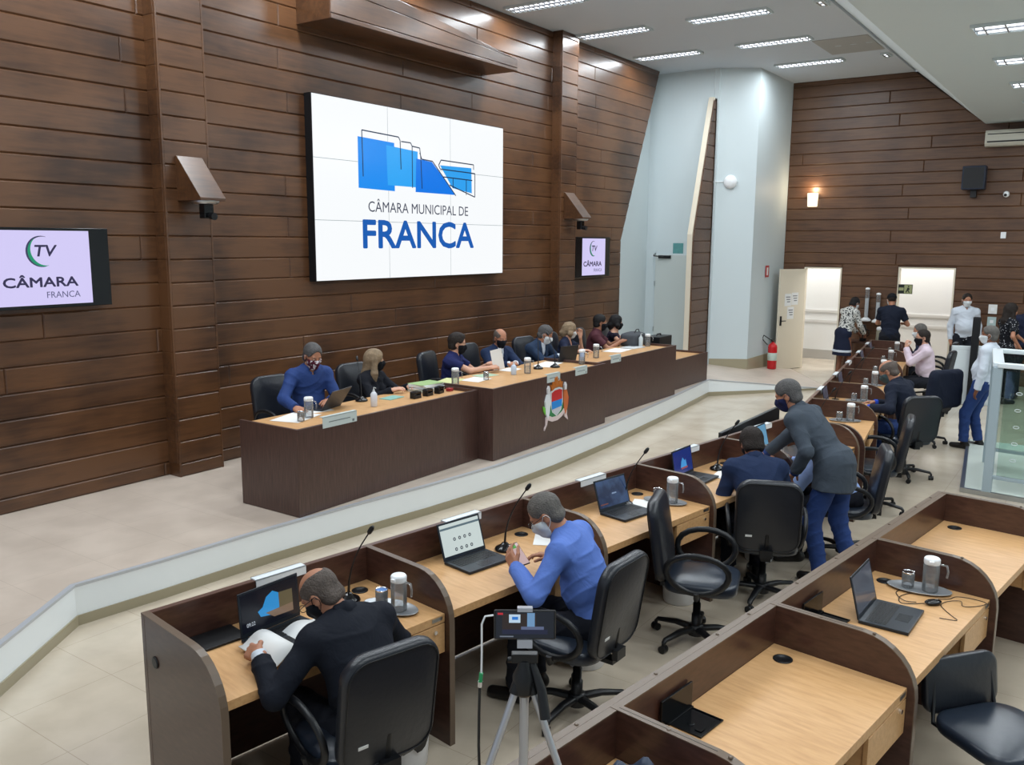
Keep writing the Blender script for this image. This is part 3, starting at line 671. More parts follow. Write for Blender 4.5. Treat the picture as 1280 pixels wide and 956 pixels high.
# visitor chairs by the near bench
def visitor_chair(x, y, deg, label):
    r = empty('visitor_chair', (x, y, 0), math.radians(deg), label, 'chair', None)
    Ts = Matrix.Translation((0, 0, .45)) @ Matrix.Rotation(PI, 4, 'Z'); m = MB(); pillow(m, .46, .48, .06, Ts, .13, .012); m.build('seat', M_leather2, r)
    Tb = Matrix.Translation((-.27, 0, .58)) @ Matrix.Rotation(math.radians(-8), 4, 'Y') @ Matrix.Rotation(PI/2, 4, 'Y') @ Matrix.Rotation(PI/2, 4, 'Z')
    m = MB(); pillow(m, .44, .27, .045, Tb, .07, .010); m.build('backrest', M_leather, r)
    for s in (-1, 1):
        m = MB(); m.tube([(-.26, s*.17, .62), (-.22, s*.19, .42), (.16, s*.19, .41), (.22, s*.20, .012), (-.25, s*.20, .012)], .011, 8); m.build('leg_frame', M_black, r)
    m = MB(); m.tube([(.16, -.19, .41), (.16, .19, .41)], .010, 8).tube([(-.2, -.19, .42), (-.2, .19, .42)], .010, 8); m.build('cross_bar', M_black, r)
visitor_chair(-.235, 4.36, -38, 'black padded visitor chair with tubular legs at the bottom right corner')
# ------------------------------------------------------------------ desk items
M_water = frosty('water', (.93, .96, .98, 1), .10, .02)
M_lid = mat('white jug lid', (236, 238, 240), .35)
def make_jug(h=.20, r_=.043):
    r = empty('water_jug')
    m = MB(); m.lathe([(r_*.96, .002), (r_, .01), (r_, h*.78), (r_*.9, h*.86), (r_*.9, h*.88)], 20); m.build('glass_body', M_jug, r)
    m = MB(); m.lathe([(r_*.88, .006), (r_*.9, h*.45)], 20); m.build('water', M_water, r)
    m = MB(); m.lathe([(r_*.95, h*.80), (r_*1.0, h*.84), (r_*1.0, h*.95), (r_*.85, h*.99), (.001, h)], 20); m.box(r_*.8, r_*1.3, -.012, .012, h*.86, h*.94); m.build('lid', M_lid, r, bevel=.001)
    m = MB(); m.tube([(0, r_*.9, h*.82), (0, r_+.035, h*.80), (0, r_+.042, h*.62), (0, r_+.038, h*.45)], .006, 8); m.build('handle', M_jug, r)
    return r
def make_glass():
    r = empty('drinking_glass'); m = MB(); m.lathe([(.028, .002), (.033, .006), (.034, .085), (.031, .088), (.0305, .02)], 18); m.build('glass_body', M_jug, r)
    m = MB(); m.lathe([(.0335, .086), (.0345, .092), (.0335, .094), (.031, .090)], 18); m.build('rim', M_chrome, r); return r
def make_tray(a=.17, b=.09):
    r = empty('serving_tray'); m = MB(); m.lathe([(.80, .001), (.86, .004), (1, .013), (1.0, .016), (.98, .016), (.85, .007), (.001, .006)], 32, None, True, a, b); m.build('tray_body', M_steel, r); return r
M_steel = mat('brushed steel tray', (176, 180, 184), .34, .55)
pj, pg_, pt_ = make_jug(), make_glass(), make_tray()
fl = {'j': False, 'g': False, 't': False}
def put(kind, proto, x, y, z, rz, label, cat, group=None):
    o = copy_tree(proto) if fl[kind] else proto; fl[kind] = True
    o.location = (x, y, z); o.rotation_euler = (0, 0, rz); tag(o, label, cat, group); return o
def tray_set(x, y, z, rz, where):
    put('t', pt_, x, y, z, rz, 'oval steel tray under the jug and glass '+where, 'tray', 'steel trays on the desks')
    c, s = math.cos(rz), math.sin(rz)
    put('j', pj, x+.055*c, y+.055*s, z+.0065, rz-PI/2, 'clear water jug with white lid on the tray '+where, 'jug', 'water jugs')
    put('g', pg_, x-.06*c, y-.06*s, z+.0065, rz, 'drinking glass with metal rim on the tray '+where, 'glass', 'drinking glasses')
def onrow(o, h, s, d): p = rowpt(o, h, s, d); return p[0], p[1]
def bg_tray(o, h, s, d, where): x, y = onrow(o, h, s, d); tray_set(x, y, .7505, math.radians(-h)+.25, where)
bg_tray(AO, AH, 1.334-.20, .46, 'beside the man in black jacket')
bg_tray(AO, AH, 1.334*3-.20, .42, 'by the turned empty chair')
bg_tray(RO, RH, 1.323*2-.17, .33, 'behind the laptop on the near bench')
for i, wh in ((0, 'at the bend of the benches'), (1, 'second from the bend'), (2, 'third from the bend'), (3, 'in front of the balding man'), (4, 'on the desk beyond the balding man'), (5, 'on the farthest desk')):
    bg_tray(BO, BH, 1.377*(i+1)-.20, .42, wh)
for (x, y, w_) in ((-6.12, 5.49, 'at the left end of the dais'), (-6.09, 7.66, 'by the stack of papers on the dais'), (-5.93, 8.90, 'in front of the bald man on the dais'), (-5.80, 10.02, 'before the man in white mask'), (-6.02, 10.80, 'before the man in maroon shirt'), (-6.05, 12.52, 'at the right end of the dais')):
    put('j', pj, x, y, (1.075 if 7.53 < y < 10.08 else 1.06 if y > 10 else 1.05)+.0005, -1.3, 'clear water jug with white lid '+w_, 'jug', 'water jugs')
put('g', pg_, -6.05, 5.33, 1.0505, 0, 'drinking glass on the papers at the left end of the dais', 'glass', 'drinking glasses')
put('g', pg_, -6.03, 8.17, 1.0755, 0, 'glass standing on white paper at the left of the central dais desk', 'glass', 'drinking glasses')
# microphones
def make_mic(bend=.3, L_=.36):
    r = empty('gooseneck_microphone')
    m = MB(); m.lathe([(.062, .001), (.066, .01), (.058, .022), (.03, .036), (.018, .05), (.001, .052)], 24); m.build('base', M_blackg, r)
    pts = [(0, 0, .045)]+[(bend*.45*(t**2), 0, .045+L_*t) for t in (.2, .4, .6, .8, 1)]
    m = MB(); m.tube(pts, [.008, .006, .005, .004, .004, .004], 8); m.build('gooseneck', M_black, r)
    e = Vector(pts[-1]); d = (e-Vector(pts[-2])).normalized()
    m = MB(); m.tube([e, e+d*.01, e+d*.04, e+d*.055], [.006, .013, .014, .007], 12); m.build('microphone_head', M_black, r)
    return r
pm = make_mic(); fl['m'] = False
def mic(x, y, z, rz, label): return put('m', pm, x, y, z, rz, label, 'microphone', 'gooseneck microphones')
x, y = onrow(AO, AH, 1.334-.30, .22); mic(x, y, .7505, .2, 'gooseneck microphone beside the man in black jacket')
x, y = onrow(AO, AH, 1.334*2-.46, .27); mic(x, y, .7505, .35, 'gooseneck microphone in front of the man in blue shirt')
x, y = onrow(AO, AH, 1.334*3-.47, .24); mic(x, y, .7505, .35, 'gooseneck microphone by the laptop beside the turned empty chair')
x, y = onrow(AO, AH, 1.334*4-.40, .20); mic(x, y, .7505, .3, 'gooseneck microphone half hidden left of the man in navy suit')
mic(-6.33, 6.40, 1.0505, 2.6, 'gooseneck microphone with long thin neck by the man in blue shirt on the dais')
mic(-6.03, 9.02+.28, 1.0755, 2.2, 'gooseneck microphone rising before the bald man in a tie')
mic(-5.93, 9.55, 1.0755, 2.9, 'gooseneck microphone standing above the coat of arms')
for i in (0, 1, 2, 3):
    x, y = onrow(BO, BH, 1.377*(i+1)-.75, .20); mic(x, y, .7505, .2, 'black gooseneck microphone at the back of the %s desk of the far bench' % ('first', 'second', 'third', 'fourth')[i])
# laptops
def laptop(x, y, z, rz, label, scr, open_=105, w_=.345, d_=.235):
    """screen faces local +x, hinge at local x = 0"""
    r = empty('laptop', (x, y, z), rz, label, 'laptop')
    m = MB(); m.box(0, d_, -w_/2, w_/2, .0015, .018); b = m.build('base', M_lap, r, bevel=.003)
    m = MB()
    for i in range(5):
        for j in range(14): m.box(.028+i*.021, .045+i*.021, -.147+j*.0212, -.129+j*.0212, .018, .0195)
    m.build('keyboard', M_black, b)
    m = MB(); m.box(.15, .215, -.05, .05, .0178, .0186); m.build('touchpad', M_lap2, b)
    T = Matrix.Translation((.003, 0, .018)) @ Matrix.Rotation(math.radians(90-open_), 4, 'Y')
    m = MB(); m.box(-.007, 0, -w_/2, w_/2, 0, .228, T); l = m.build('lid', M_lap, r, bevel=.002)
    m = MB(); m.box(0, .0008, -w_/2+.012, w_/2-.012, .022, .216, T); m.build('screen', scr, l)
    return r, l, T
M_lap = mat('dark grey laptop shell', (40, 46, 54), .35, .3)
M_lap2 = mat('laptop touchpad', (30, 34, 40), .25)
def scr_img(name, fn):
    """procedural screen picture: fn builds the colour from the node tree, returns a socket"""
    m = bpy.data.materials.new(name); m.use_nodes = True; nt = m.node_tree; b = nt.nodes['Principled BSDF']
    b.inputs['Base Color'].default_value = (.01, .01, .01, 1); b.inputs['Roughness'].default_value = .2
    tc = nt.nodes.new('ShaderNodeTexCoord'); nt.links.new(fn(nt, tc), b.inputs['Emission Color']); b.inputs['Emission Strength'].default_value = .85; return m
def noisecol(c1, c2, sc=9):
    def fn(nt, tc):
        n = nt.nodes.new('ShaderNodeTexNoise'); n.inputs['Scale'].default_value = sc; n.inputs['Detail'].default_value = 3; nt.links.new(tc.outputs['Object'], n.inputs['Vector'])
        r = nt.nodes.new('ShaderNodeValToRGB'); r.color_ramp.elements[0].position = .4; r.color_ramp.elements[1].position = .62; r.color_ramp.elements[0].color = sr(*c1); r.color_ramp.elements[1].color = sr(*c2)
        nt.links.new(n.outputs['Fac'], r.inputs['Fac']); return r.outputs['Color']
    return fn
def scr_flat(l, T, name, pts, col, x=.0009, st=.9):
    m = MB(); m.prism(pts, x, x+.0004, 'x', T); return m.build(name, emis('s '+name, col, st), l)
sA = math.radians(-AH)
# 1: dark lock screen with beach picture
x, y = onrow(AO, AH, .55, .235); r, l, T = laptop(x, y, .7505, sA+.12, 'open laptop with dark beach lock screen before the man in black jacket', emis('lock screen', (14, 17, 26), 1), 94, .365)
scr_flat(l, T, 'lock_picture', [(-.06, .075), (-.075, .105), (-.045, .12), (-.02, .165), (.02, .185), (.055, .165), (.06, .09), (.0, .065)], (40, 140, 205))
scr_flat(l, T, 'lock_rock', [(.055, .165), (.14, .16), (.14, .085), (.055, .085)], (92, 84, 62), .0011)
scr_flat(l, T, 'lock_sand', [(-.03, .085), (.14, .088), (.14, .045), (.02, .05)], (120, 100, 84), .0013)
def scr_text(l, T, s, wd, ht, y0, z0, col, nm='caption'):
    o = text_mesh(nm, s, wd, ht, emis('c'+s, col, .9), l, .0016, y0, z0, .0, .0003)
    o.data.transform(T); return o
scr_text(l, T, '09:22', .05, .020, -.145, .048, (190, 200, 210))
m = MB(); m.box(.02, .20, -.17, .17, .0, .012); o = m.build('black_folder', M_black, None, bevel=.002); tag(o, 'flat black folder lying on the desk left of the beach picture laptop', 'folder'); px_, py_ = onrow(AO, AH, .26, .02); o.location = (px_, py_, .7505); o.rotation_euler = (0, 0, sA)
# 2: white page laptop
r, l, T = laptop(-3.175, 4.085, .7505, sA-.03, 'open laptop showing a white page with round icons', emis('white page', (196, 208, 206), 1), 108)
scr_flat(l, T, 'page_bar', [(-.16, .195), (.16, .195), (.16, .182), (-.16, .182)], (90, 110, 120))
for j in range(4):
    for k_, (zz) in enumerate((.115, .052)):
        c0 = -.06+j*.042; P = [(c0+.011*math.cos(a*PI/6), zz+.011*math.sin(a*PI/6)) for a in range(12)]; scr_flat(l, T, 'page_icon', P, (58, 70, 80))
        P = [(c0+.005*math.cos(a*PI/4), zz+.005*math.sin(a*PI/4)) for a in range(8)]; scr_flat(l, T, 'page_icon_dot', P, (200, 208, 206), .0012)
# 3
r, l, T = laptop(-2.875, 5.50, .7505, sA-.06, 'open laptop with dark blue screen beside the turned empty chair', scr_img('dark blue screen', noisecol((24, 38, 72), (52, 74, 112))), 108)
scr_flat(l, T, 'screen_glare_text', [(-.01, .115), (.04, .115), (.04, .105), (-.01, .105)], (130, 150, 180)); scr_flat(l, T, 'taskbar', [(-.15, .05), (-.07, .05), (-.07, .042), (-.15, .042)], (120, 70, 60))
# 4
x, y = onrow(AO, AH, 1.334*3+.52, .13); r, l, T = laptop(x, y, .7505, sA+.1, 'open laptop with blue and orange screen left of the man in navy suit', emis('blue screen', (24, 44, 110), 1), 100)
scr_flat(l, T, 'splash', [(-.05, .07), (-.03, .12), (.0, .15), (.03, .12), (.05, .13), (.06, .07)], (70, 150, 215)); scr_flat(l, T, 'splash_base', [(-.04, .055), (.07, .055), (.07, .07), (-.04, .07)], (150, 80, 90), .0012)
# 5
x, y = onrow(AO, AH, 1.334*4+.52, .14); r, l, T = laptop(x, y, .7505, sA+.1, 'open laptop with pale blue screen just left of the standing man in grey blazer', emis('pale blue screen', (96, 146, 178), 1), 104)
# near bench laptop
r, l, T = laptop(-.93, 4.70, .7505, math.radians(-RH)+.10, 'open dark laptop with switched-off screen on the near bench', mat('off screen', (96, 100, 112), .12), 104, .35, .245)
# far bench laptops
for s, lb in ((1.377*1.45, 'small open laptop on the second desk of the far bench'), (1.377*2.45, 'small open laptop on the third desk of the far bench'), (1.377*4.4, 'small open laptop before the man in pink shirt'), (1.377*5.4, 'small open laptop on the farthest desk')):
    x, y = onrow(BO, BH, s, .12); laptop(x, y, .7505, math.radians(-BH), lb, scr_img('grey screen', noisecol((60, 64, 78), (80, 84, 100))), 102)
# dais laptops seen from behind
laptop(-6.28, 5.93, 1.0505, PI+.25, 'black laptop seen from behind before the man in blue shirt on the dais', emis('lit page', (120, 130, 140), .6), 124, .36, .24)
laptop(-6.10, 10.13, 1.0605, PI-.25, 'black laptop seen from behind beside the woman with blond bob', emis('lit page2', (120, 130, 140), .6), 104, .34, .235)
# papers and books
def sheet(x, y, z, rz, label, sx=.21, sy=.297, th=.002, mt=None, cat='paper', nm='paper_sheet', grp=None):
    m = MB(); m.box(-sx/2, sx/2, -sy/2, sy/2, 0, th); o = m.build(nm, mt or M_paper); o.location = (x, y, z+.0004); o.rotation_euler = (0, 0, rz); tag(o, label, cat, grp); return o
sheet(-2.93, 4.72, .7505, .5, 'white sheet of paper under the phone hand of the man in blue shirt', .24, .32)
x, y = onrow(AO, AH, 1.334*2+.92, .40); sheet(x, y, .7505, .3, 'white papers lying beside the laptop by the turned empty chair', .24, .36, .006)
x, y = onrow(AO, AH, 1.334*3+.86, .42); sheet(x, y, .7505, .1, 'white open paper left of the man in navy suit', .34, .30, .004)
sheet(-6.22, 5.42, 1.0505, .3, 'white papers at the left end of the dais', .30, .42)
sheet(-6.33, 5.76, 1.0505, -.2, 'white paper under the hand of the man in blue shirt on the dais', .22, .3)
sheet(-6.20, 6.72, 1.0505, .1, 'green and white booklet held by the woman with long hair', .15, .24, .006, mat('green booklet', (130, 175, 165), .6), 'booklet', 'booklet')
r = empty('paper_stack', (-6.22, 7.30, 1.0505), .1, 'stack of magazines and papers on the dais beside the young man in navy polo', 'paper stack')
cols = ((220, 222, 220), (196, 214, 204), (226, 226, 224), (180, 190, 200), (232, 232, 230), (222, 224, 222), (150, 176, 120))
zz = 0
for k in range(7):
    m = MB(); t = .014 if k < 6 else .004; m.box(-.12, .12, -.17, .17, zz, zz+t-.001, Matrix.Rotation(RNG.uniform(-.25, .25), 4, 'Z')); m.build('bundle', mat('bundle %d' % k, cols[k], .7), r); zz += t
sheet(-6.32, 7.84, 1.0755, .3, 'yellow green sheet on the central dais desk before the young man in navy polo', .24, .40, .004, mat('yellow sheet', (205, 208, 150), .7))
sheet(-6.14, 8.12, 1.0755, .1, 'white sheet under the glass on the central dais desk', .25, .32)
sheet(-6.25, 8.45, 1.0755, -.2, 'green tinted sheet lying left of the bald man in a tie', .2, .28, .002, mat('green sheet', (170, 196, 170), .7))
sheet(-6.28, 9.02, 1.0755, .1, 'white paper before the bald man in a tie', .2, .28)
sheet(-6.15, 9.72, 1.0755, .2, 'white papers before the man with white mask', .26, .5)
sheet(-6.18, 11.75, 1.0605, .1, 'white papers before the man in maroon shirt', .28, .5, .004)
sheet(-6.15, 12.2, 1.0605, -.1, 'papers before the woman in sleeveless top', .25, .34, .012, mat('grey papers', (200, 204, 206), .6))
for k, (x, y, lb) in enumerate(((-5.99, 6.86, 'leftmost of the row of black stamps on the dais'), (-5.99, 7.06, 'middle one of the black stamps on the dais'), (-5.99, 7.25, 'rightmost of the row of black stamps on the dais'))):
    r = empty('rubber_stamp', (x, y, 1.0505), .1*k, 'black rubber stamp, '+lb, 'stamp', 'black rubber stamps')
    m = MB(); m.box(-.035, .035, -.055, .055, .001, .035).box(-.03, .03, -.06, -.045, .035, .07).box(-.03, .03, .045, .06, .035, .07); m.build('stamp_frame', M_black, r, bevel=.003)
    m = MB(); m.box(-.032, .032, -.05, .05, .05, .075); m.build('stamp_cap', M_blackg, r, bevel=.004)
m = MB(); m.box(-.03, .03, -.03, .03, .001, .035); o = m.build('stamp_pad', mat('red pad', (150, 40, 44), .5), None, bevel=.004); o.location = (-5.98, 7.42, 1.0505); tag(o, 'small red ink pad beside the black stamps', 'ink pad')
def bottle(x, y, z, label, col, h=.15, pump=True):
    r = empty('sanitiser_bottle', (x, y, z+.0005), 0, label, 'bottle', 'gel bottles on the dais')
    m = MB(); m.lathe([(.03, .001), (.034, .006), (.034, h*.75), (.02, h*.86), (.012, h*.9)], 18); m.build('bottle_body', mat('bottle '+label[:6], col, .25), r)
    m = MB(); m.lathe([(.012, h*.88), (.012, h), (.005, h*1.02), (.005, h*1.14)], 12); m.tube([(0, 0, h*1.14), (.03, 0, h*1.12)], .005, 6); m.build('pump' if pump else 'cap', mat('pump grey', (190, 195, 196), .4), r)
bottle(-6.02, 6.26, 1.05, 'white pump bottle of gel at the edge of the left dais desk', (214, 218, 226), .17)
bottle(-6.0, 8.70, 1.075, 'white and blue gel bottle before the bald man in a tie', (190, 206, 226), .14)
bottle(-6.05, 10.45, 1.06, 'blue topped gel bottle beside the woman with blond bob', (150, 176, 214), .14)
bottle(-6.10, 12.38, 1.06, 'clear bottle at the right end of the dais', (196, 204, 206), .19)
r = empty('soft_bag', (-6.28, 12.42, 1.0605), .1, 'dark grey soft bag at the right end of the dais beside the black case', 'bag')
r.location = (-6.30, 12.5, 1.0605)
m = MB(); pillow(m, .30, .46, .18, Matrix.Translation((0, 0, .10)), .08, .03); m.build('bag_body', mat('charcoal fabric', (62, 66, 72), .7), r)
m = MB(); m.tube([(.06, -.12, .2), (.07, -.05, .26), (.07, .05, .26), (.06, .12, .2)], .008, 8); m.build('handle', M_black, r)
r = empty('equipment_case', (-6.18, 13.2, ST+.4655), 0, 'black equipment case standing at the start of the low side desk', 'case')
m = MB(); m.box(-.13, .13, -.24, .24, .002, .40); m.build('case_body', M_black, r, bevel=.01)
m = MB(); m.tube([(0, -.08, .40), (0, -.07, .43), (0, .07, .43), (0, .08, .40)], .01, 8); m.build('handle', M_blackg, r)
# near bench small things: mouse and cables
r = empty('computer_mouse', (-.66, 5.02, .7505), .9, 'black computer mouse between the laptop and the tray', 'mouse')
m = MB(); m.ell((0, 0, .0135), (.052, .031, .0125), 20, 12); m.build('mouse_body', M_blackg, r); m = MB(); m.box(.012, .03, -.003, .003, .024, .028); m.build('scroll_wheel', M_alu, r)
def cable(name, pts, rad, mt, label, cat='cable', n=6, sub=5):
    P = [Vector(p) for p in pts]; out = []
    for i in range(len(P)-1):
        p0, p1, p2, p3 = P[max(i-1, 0)], P[i], P[i+1], P[min(i+2, len(P)-1)]
        for k in range(sub):
            t = k/sub; out.append(.5*((2*p1)+(-p0+p2)*t+(2*p0-5*p1+4*p2-p3)*t*t+(-p0+3*p1-3*p2+p3)*t**3))
    out.append(P[-1]); m = MB(); m.tube(out, rad, n); o = m.build(name, mt); tag(o, label, cat); return o
cz = .7535
cable('mouse_cable', [(-.70, 5.00, cz), (-.80, 4.93, cz), (-.83, 5.02, cz), (-.78, 5.12, cz), (-.72, 5.15, cz), (-.80, 5.20, cz), (-.86, 5.08, cz), (-.80, 4.97, cz+.003), (-.74, 4.99, cz)], .0022, M_black, 'thin black mouse cable coiled left of the mouse')
cable('earphone_cable', [(-.66, 5.10, cz), (-.60, 5.14, cz), (-.57, 5.20, cz), (-.50, 5.22, cz), (-.42, 5.20, cz), (-.46, 5.12, cz), (-.52, 5.08, cz), (-.54, 5.14, cz+.003), (-.60, 5.10, cz), (-.62, 5.02, cz), (-.56, 4.92, cz), (-.52, 4.86, cz), (-.60, 4.84, cz)], .002, M_black, 'thin black earphone cable tangled right of the mouse')
x, y = onrow(AO, AH, .30, .38)
cable('charging_cable', [(x-.02, y+.30, cz), (x+.02, y+.16, cz), (x+.10, y+.14, cz), (x+.17, y+.06, cz), (x+.22, y+.10, cz), (x+.24, y+.20, cz), (x+.22, y+.28, cz)], .0025, M_lid, 'thin white cable looping on the desk left of the man in black jacket')
# bins
def bin_(x, y, label, bag=True):
    r = empty('waste_bin', (x, y, 0), 0, label, 'bin', 'white waste bins under the desks')
    m = MB(); m.lathe([(.115, .001), (.12, .01), (.135, .26), (.135, .27), (.128, .27), (.118, .02)], 28); m.build('bucket', M_lid, r)
    if bag:
        m = MB(); v = []; rg = random.Random(4); prof = [(.120, .06), (.128, .275), (.139, .28), (.142, .25), (.140, .19), (.139, .155)]
        n = 36; f = []
        for j, (rr, z) in enumerate(prof):
            for k in range(n): a = 2*PI*k/n; q = rr+(rg.uniform(.0, .006) if j > 1 else 0); v.append((q*math.cos(a), q*math.sin(a), z+(rg.uniform(-.02, .02)+.02*math.sin(2*a) if j == len(prof)-1 else 0)))
        for j in range(len(prof)-1):
            for k in range(n): f.append((j*n+k, j*n+(k+1) % n, (j+1)*n+(k+1) % n, (j+1)*n+k))
        m.add(v, f, True); m.build('bin_bag', mat('black bin bag', (22, 24, 28), .25, spec=.7), r)
bin_(-2.83, 3.12, 'white bin lined with a black bag behind the chair of the man in black jacket')
bin_(-2.60, 4.62, 'white bin under the chair of the man in blue shirt', False)
bin_(-2.52, 5.90, 'white bin behind the turned empty chair', False)
bin_(-2.32, 7.12, 'white bin under the desk of the man in navy suit', False)
# dark monitor standing in front of the bench
r = empty('floor_monitor', (-2.86, 8.2, 0), math.radians(-6.5), 'flat black monitor standing before the bench beside the head of the bending man', 'monitor')
m = MB(); m.prism([(-.55, .42), (.70, .42), (.70, 1.02), (-.55, .94)], -.02, .02, 'x'); m.build('monitor_body', M_black, r, bevel=.006)
m = MB(); m.box(-.15, .15, -.3, .5, 0.001, .02).box(-.02, .02, .05, .15, .02, .45); m.build('monitor_stand', M_black, r)
# tripod and phone -------------------------------------------------
tx, ty, tz = -1.20, 1.80, .7505
r = empty('tripod', (tx, ty, tz), math.radians(34.7), 'small silver tripod with black head holding a phone in the foreground', 'tripod')
HZ = 1.60-tz
m = MB(); m.tube([(0, 0, HZ-.40), (0, 0, HZ-.07)], .0125, 12); m.build('centre_column', M_silver if False else mat('silver tube', (186, 188, 194), .32, .7), r)
M_silver = bpy.data.materials['silver tube']
m = MB(); m.lathe([(.018, HZ-.10), (.03, HZ-.09), (.032, HZ-.045), (.02, HZ-.02), (.016, HZ+.0)], 16); m.box(-.035, .035, -.012, .012, HZ-.005, HZ+.02); m.tube([(-.045, 0, HZ+.0), (.03, 0, HZ+.0)], .008, 8); m.build('head', M_black, r, bevel=.002)
m = MB(); m.tube([(.02, 0, HZ-.01), (.045, -.03, HZ-.07), (.056, -.05, HZ-.14)], [.010, .013, .015], 12); m.build('pan_handle', M_black, r)
for a in (200, -20, 90):
    ca, sa = math.cos(math.radians(a)), math.sin(math.radians(a)); R_ = .30
    top = Vector((.022*ca, .022*sa, HZ-.075)); bot = Vector((R_*ca, R_*sa, .008)); mid = top.lerp(bot, .45)
    m = MB(); m.tube([top, mid], .010, 10).tube([mid, bot], .0075, 10); lg = m.build('leg', M_silver, r)
    m = MB(); m.tube([mid-(bot-top)*.012, mid+(bot-top)*.03], .014, 10); m.build('leg_clamp', M_black, lg); m = MB(); m.tube([bot+(top-bot)*.03, bot], .011, 10); m.build('rubber_foot', M_black, lg); m = MB(); m.tube([top-(bot-top)*.03, top+(bot-top)*.02], .016, 10); m.build('leg_hinge', M_black, lg)
    m = MB(); m.tube([(0, 0, HZ-.39), top.lerp(bot, .38)], .006, 8); m.build('brace', M_black, r)
m = MB(); m.lathe([(.02, HZ-.41), (.022, HZ-.40), (.02, HZ-.375)], 14); m.build('spreader_hub', M_black, r)
ph = empty('smartphone', (tx, ty, 1.70), math.radians(34.7), 'black smartphone filming the hall on the small tripod, its screen lit', 'phone')
Tp = Matrix.Rotation(math.radians(-8), 4, 'X')
m = MB(); m.box(-.082, .082, -.005, .005, -.039, .039, Tp); pb = m.build('phone_body', M_black, ph, bevel=.004)
m = MB(); m.box(-.076, .076, -.0056, -.005, -.035, .035, Tp); m.build('screen', emis('phone screen', (22, 26, 34), 1), pb)
def pflat(nm, x0, x1, z0, z1, col, k=0):
    m = MB(); m.box(x0, x1, -.0062-.0004*k, -.0056, z0, z1, Tp); m.build(nm, emis('ph '+nm+str(col), col, .9), pb)
pflat('screen_wall', -.06, .03, -.012, .03, (44, 34, 30)); pflat('screen_video_wall', -.042, -.012, .006, .028, (190, 215, 235), 1); pflat('screen_video_logo', -.034, -.018, .014, .022, (40, 120, 210), 2)
pflat('screen_column', .006, .026, -.012, .032, (110, 150, 190), 1); pflat('screen_desks', -.06, .06, -.024, -.012, (30, 34, 58), 1); pflat('screen_floor', -.01, .05, -.012, -.004, (90, 100, 130), 2)
pflat('record_badge', -.072, -.058, .027, .032, (190, 40, 50), 1); pflat('button_row', -.066, -.03, -.032, -.029, (110, 118, 130), 1)
m = MB(); m.box(-.02, .02, -.012, .012, .036, .046, Tp).box(-.02, .02, -.012, .012, -.060, -.038, Tp).box(-.006, .006, .006, .014, -.05, .045, Tp); m.build('phone_clamp', M_silver, ph)
fx, fy = math.cos(math.radians(34.7)), math.sin(math.radians(34.7))
def PP(a, b, z): return (tx+a*fx-b*fy, ty+a*fy+b*fx, z)
r = empty('charging_lead', PP(-.1, 0, 1.5), 0, 'white and black lead with green plug hanging from the filming phone', 'cable')
def child_tube(nm, pts, rad, mt):
    m = MB(); o_ = Vector(PP(-.1, 0, 1.5)); m.tube([Vector(p)-o_ for p in pts], rad, 8); m.build(nm, mt, r)
child_tube('white_lead', [PP(-.083, 0, 1.725), PP(-.105, 0, 1.722), PP(-.114, 0, 1.70), PP(-.114, 0, 1.62), PP(-.115, 0, 1.56)], .0026, M_lid)
child_tube('green_plug', [PP(-.115, 0, 1.562), PP(-.118, 0, 1.535)], .0055, mat('green plug', (30, 150, 90), .4))
child_tube('metal_shell', [PP(-.118, 0, 1.537), PP(-.119, 0, 1.522)], .0065, M_chrome)
child_tube('black_lead', [PP(-.119, 0, 1.523), PP(-.121, 0, 1.45), PP(-.122, 0, 1.35), PP(-.118, 0, 1.2), PP(-.10, .05, 1.0), PP(-.08, .1, .8), PP(-.02, .1, .757)], .004, M_black)
# cloth / bag on the nearest desk
m = MB()
v = []; f = []; n = 14; rg = random.Random(9)
for j in range(n+1):
    for i in range(n+1):
        u, w_ = i/n*2-1, j/n*2-1; rr = max(0, 1-(u*u+w_*w_)**1.2); v.append((u*.13, w_*.12, .001+.15*rr**.45*(1+.18*math.sin(6*u+3*w_)+.1*math.sin(9*w_))))
for j in range(n):
    for i in range(n): a = j*(n+1)+i; f.append((a, a+1, a+n+2, a+n+1))
m.add(v, f, True); o = m.build('folded_jacket', mat('dark blue nylon', (40, 52, 72), .5, bump=.3, bscale=20)); o.location = (-1.20, 2.52, .7505); tag(o, 'crumpled dark blue jacket in the corner of the nearest desk', 'jacket')
# ------------------------------------------------------------------ rear wall things
r = empty('wall_sconce', (-5.47, RY, 3.6), 0, 'glowing square wall lamp on the rear wooden wall', 'wall lamp')
m = MB(); m.prism([(-.09, -.14), (.09, -.14), (.105, .14), (-.105, .14)], -.11, -.02, 'y'); m.build('glass_shade', emis('sconce glow', (255, 236, 200), 2.2), r, bevel=.008)
m = MB(); m.box(-.05, .05, -.02, 0, -.06, .06); m.build('wall_plate', M_chrome, r)
pl_ = bpy.data.lights.new('sconce_light', 'POINT'); pl_.energy = 12; pl_.color = (1, .78, .5); pl_.shadow_soft_size = .05; o = bpy.data.objects.new('sconce_light', pl_); o.location = (-5.47, RY-.16, 3.83); C.objects.link(o)
r = empty('loudspeaker', (-2.43, RY, 3.94), 0, 'dark blue loudspeaker mounted high on the rear wooden wall', 'speaker')
m = MB(); m.box(-.20, .20, -.30, -.06, -.22, .22); m.build('cabinet', mat('navy speaker', (28, 38, 56), .5), r, bevel=.015)
m = MB(); m.box(-.17, .17, -.306, -.30, -.19, .19); m.build('grille', M_black, r); m = MB(); m.box(-.05, .05, -.16, -.02, -.36, -.21).box(-.03, .03, -.06, 0, -.1, .1); m.build('bracket', M_black, r)
r = empty('bullet_camera', (-1.88, RY, 3.63), 0, 'small white dome camera on the rear wall right of the loudspeaker', 'security camera')
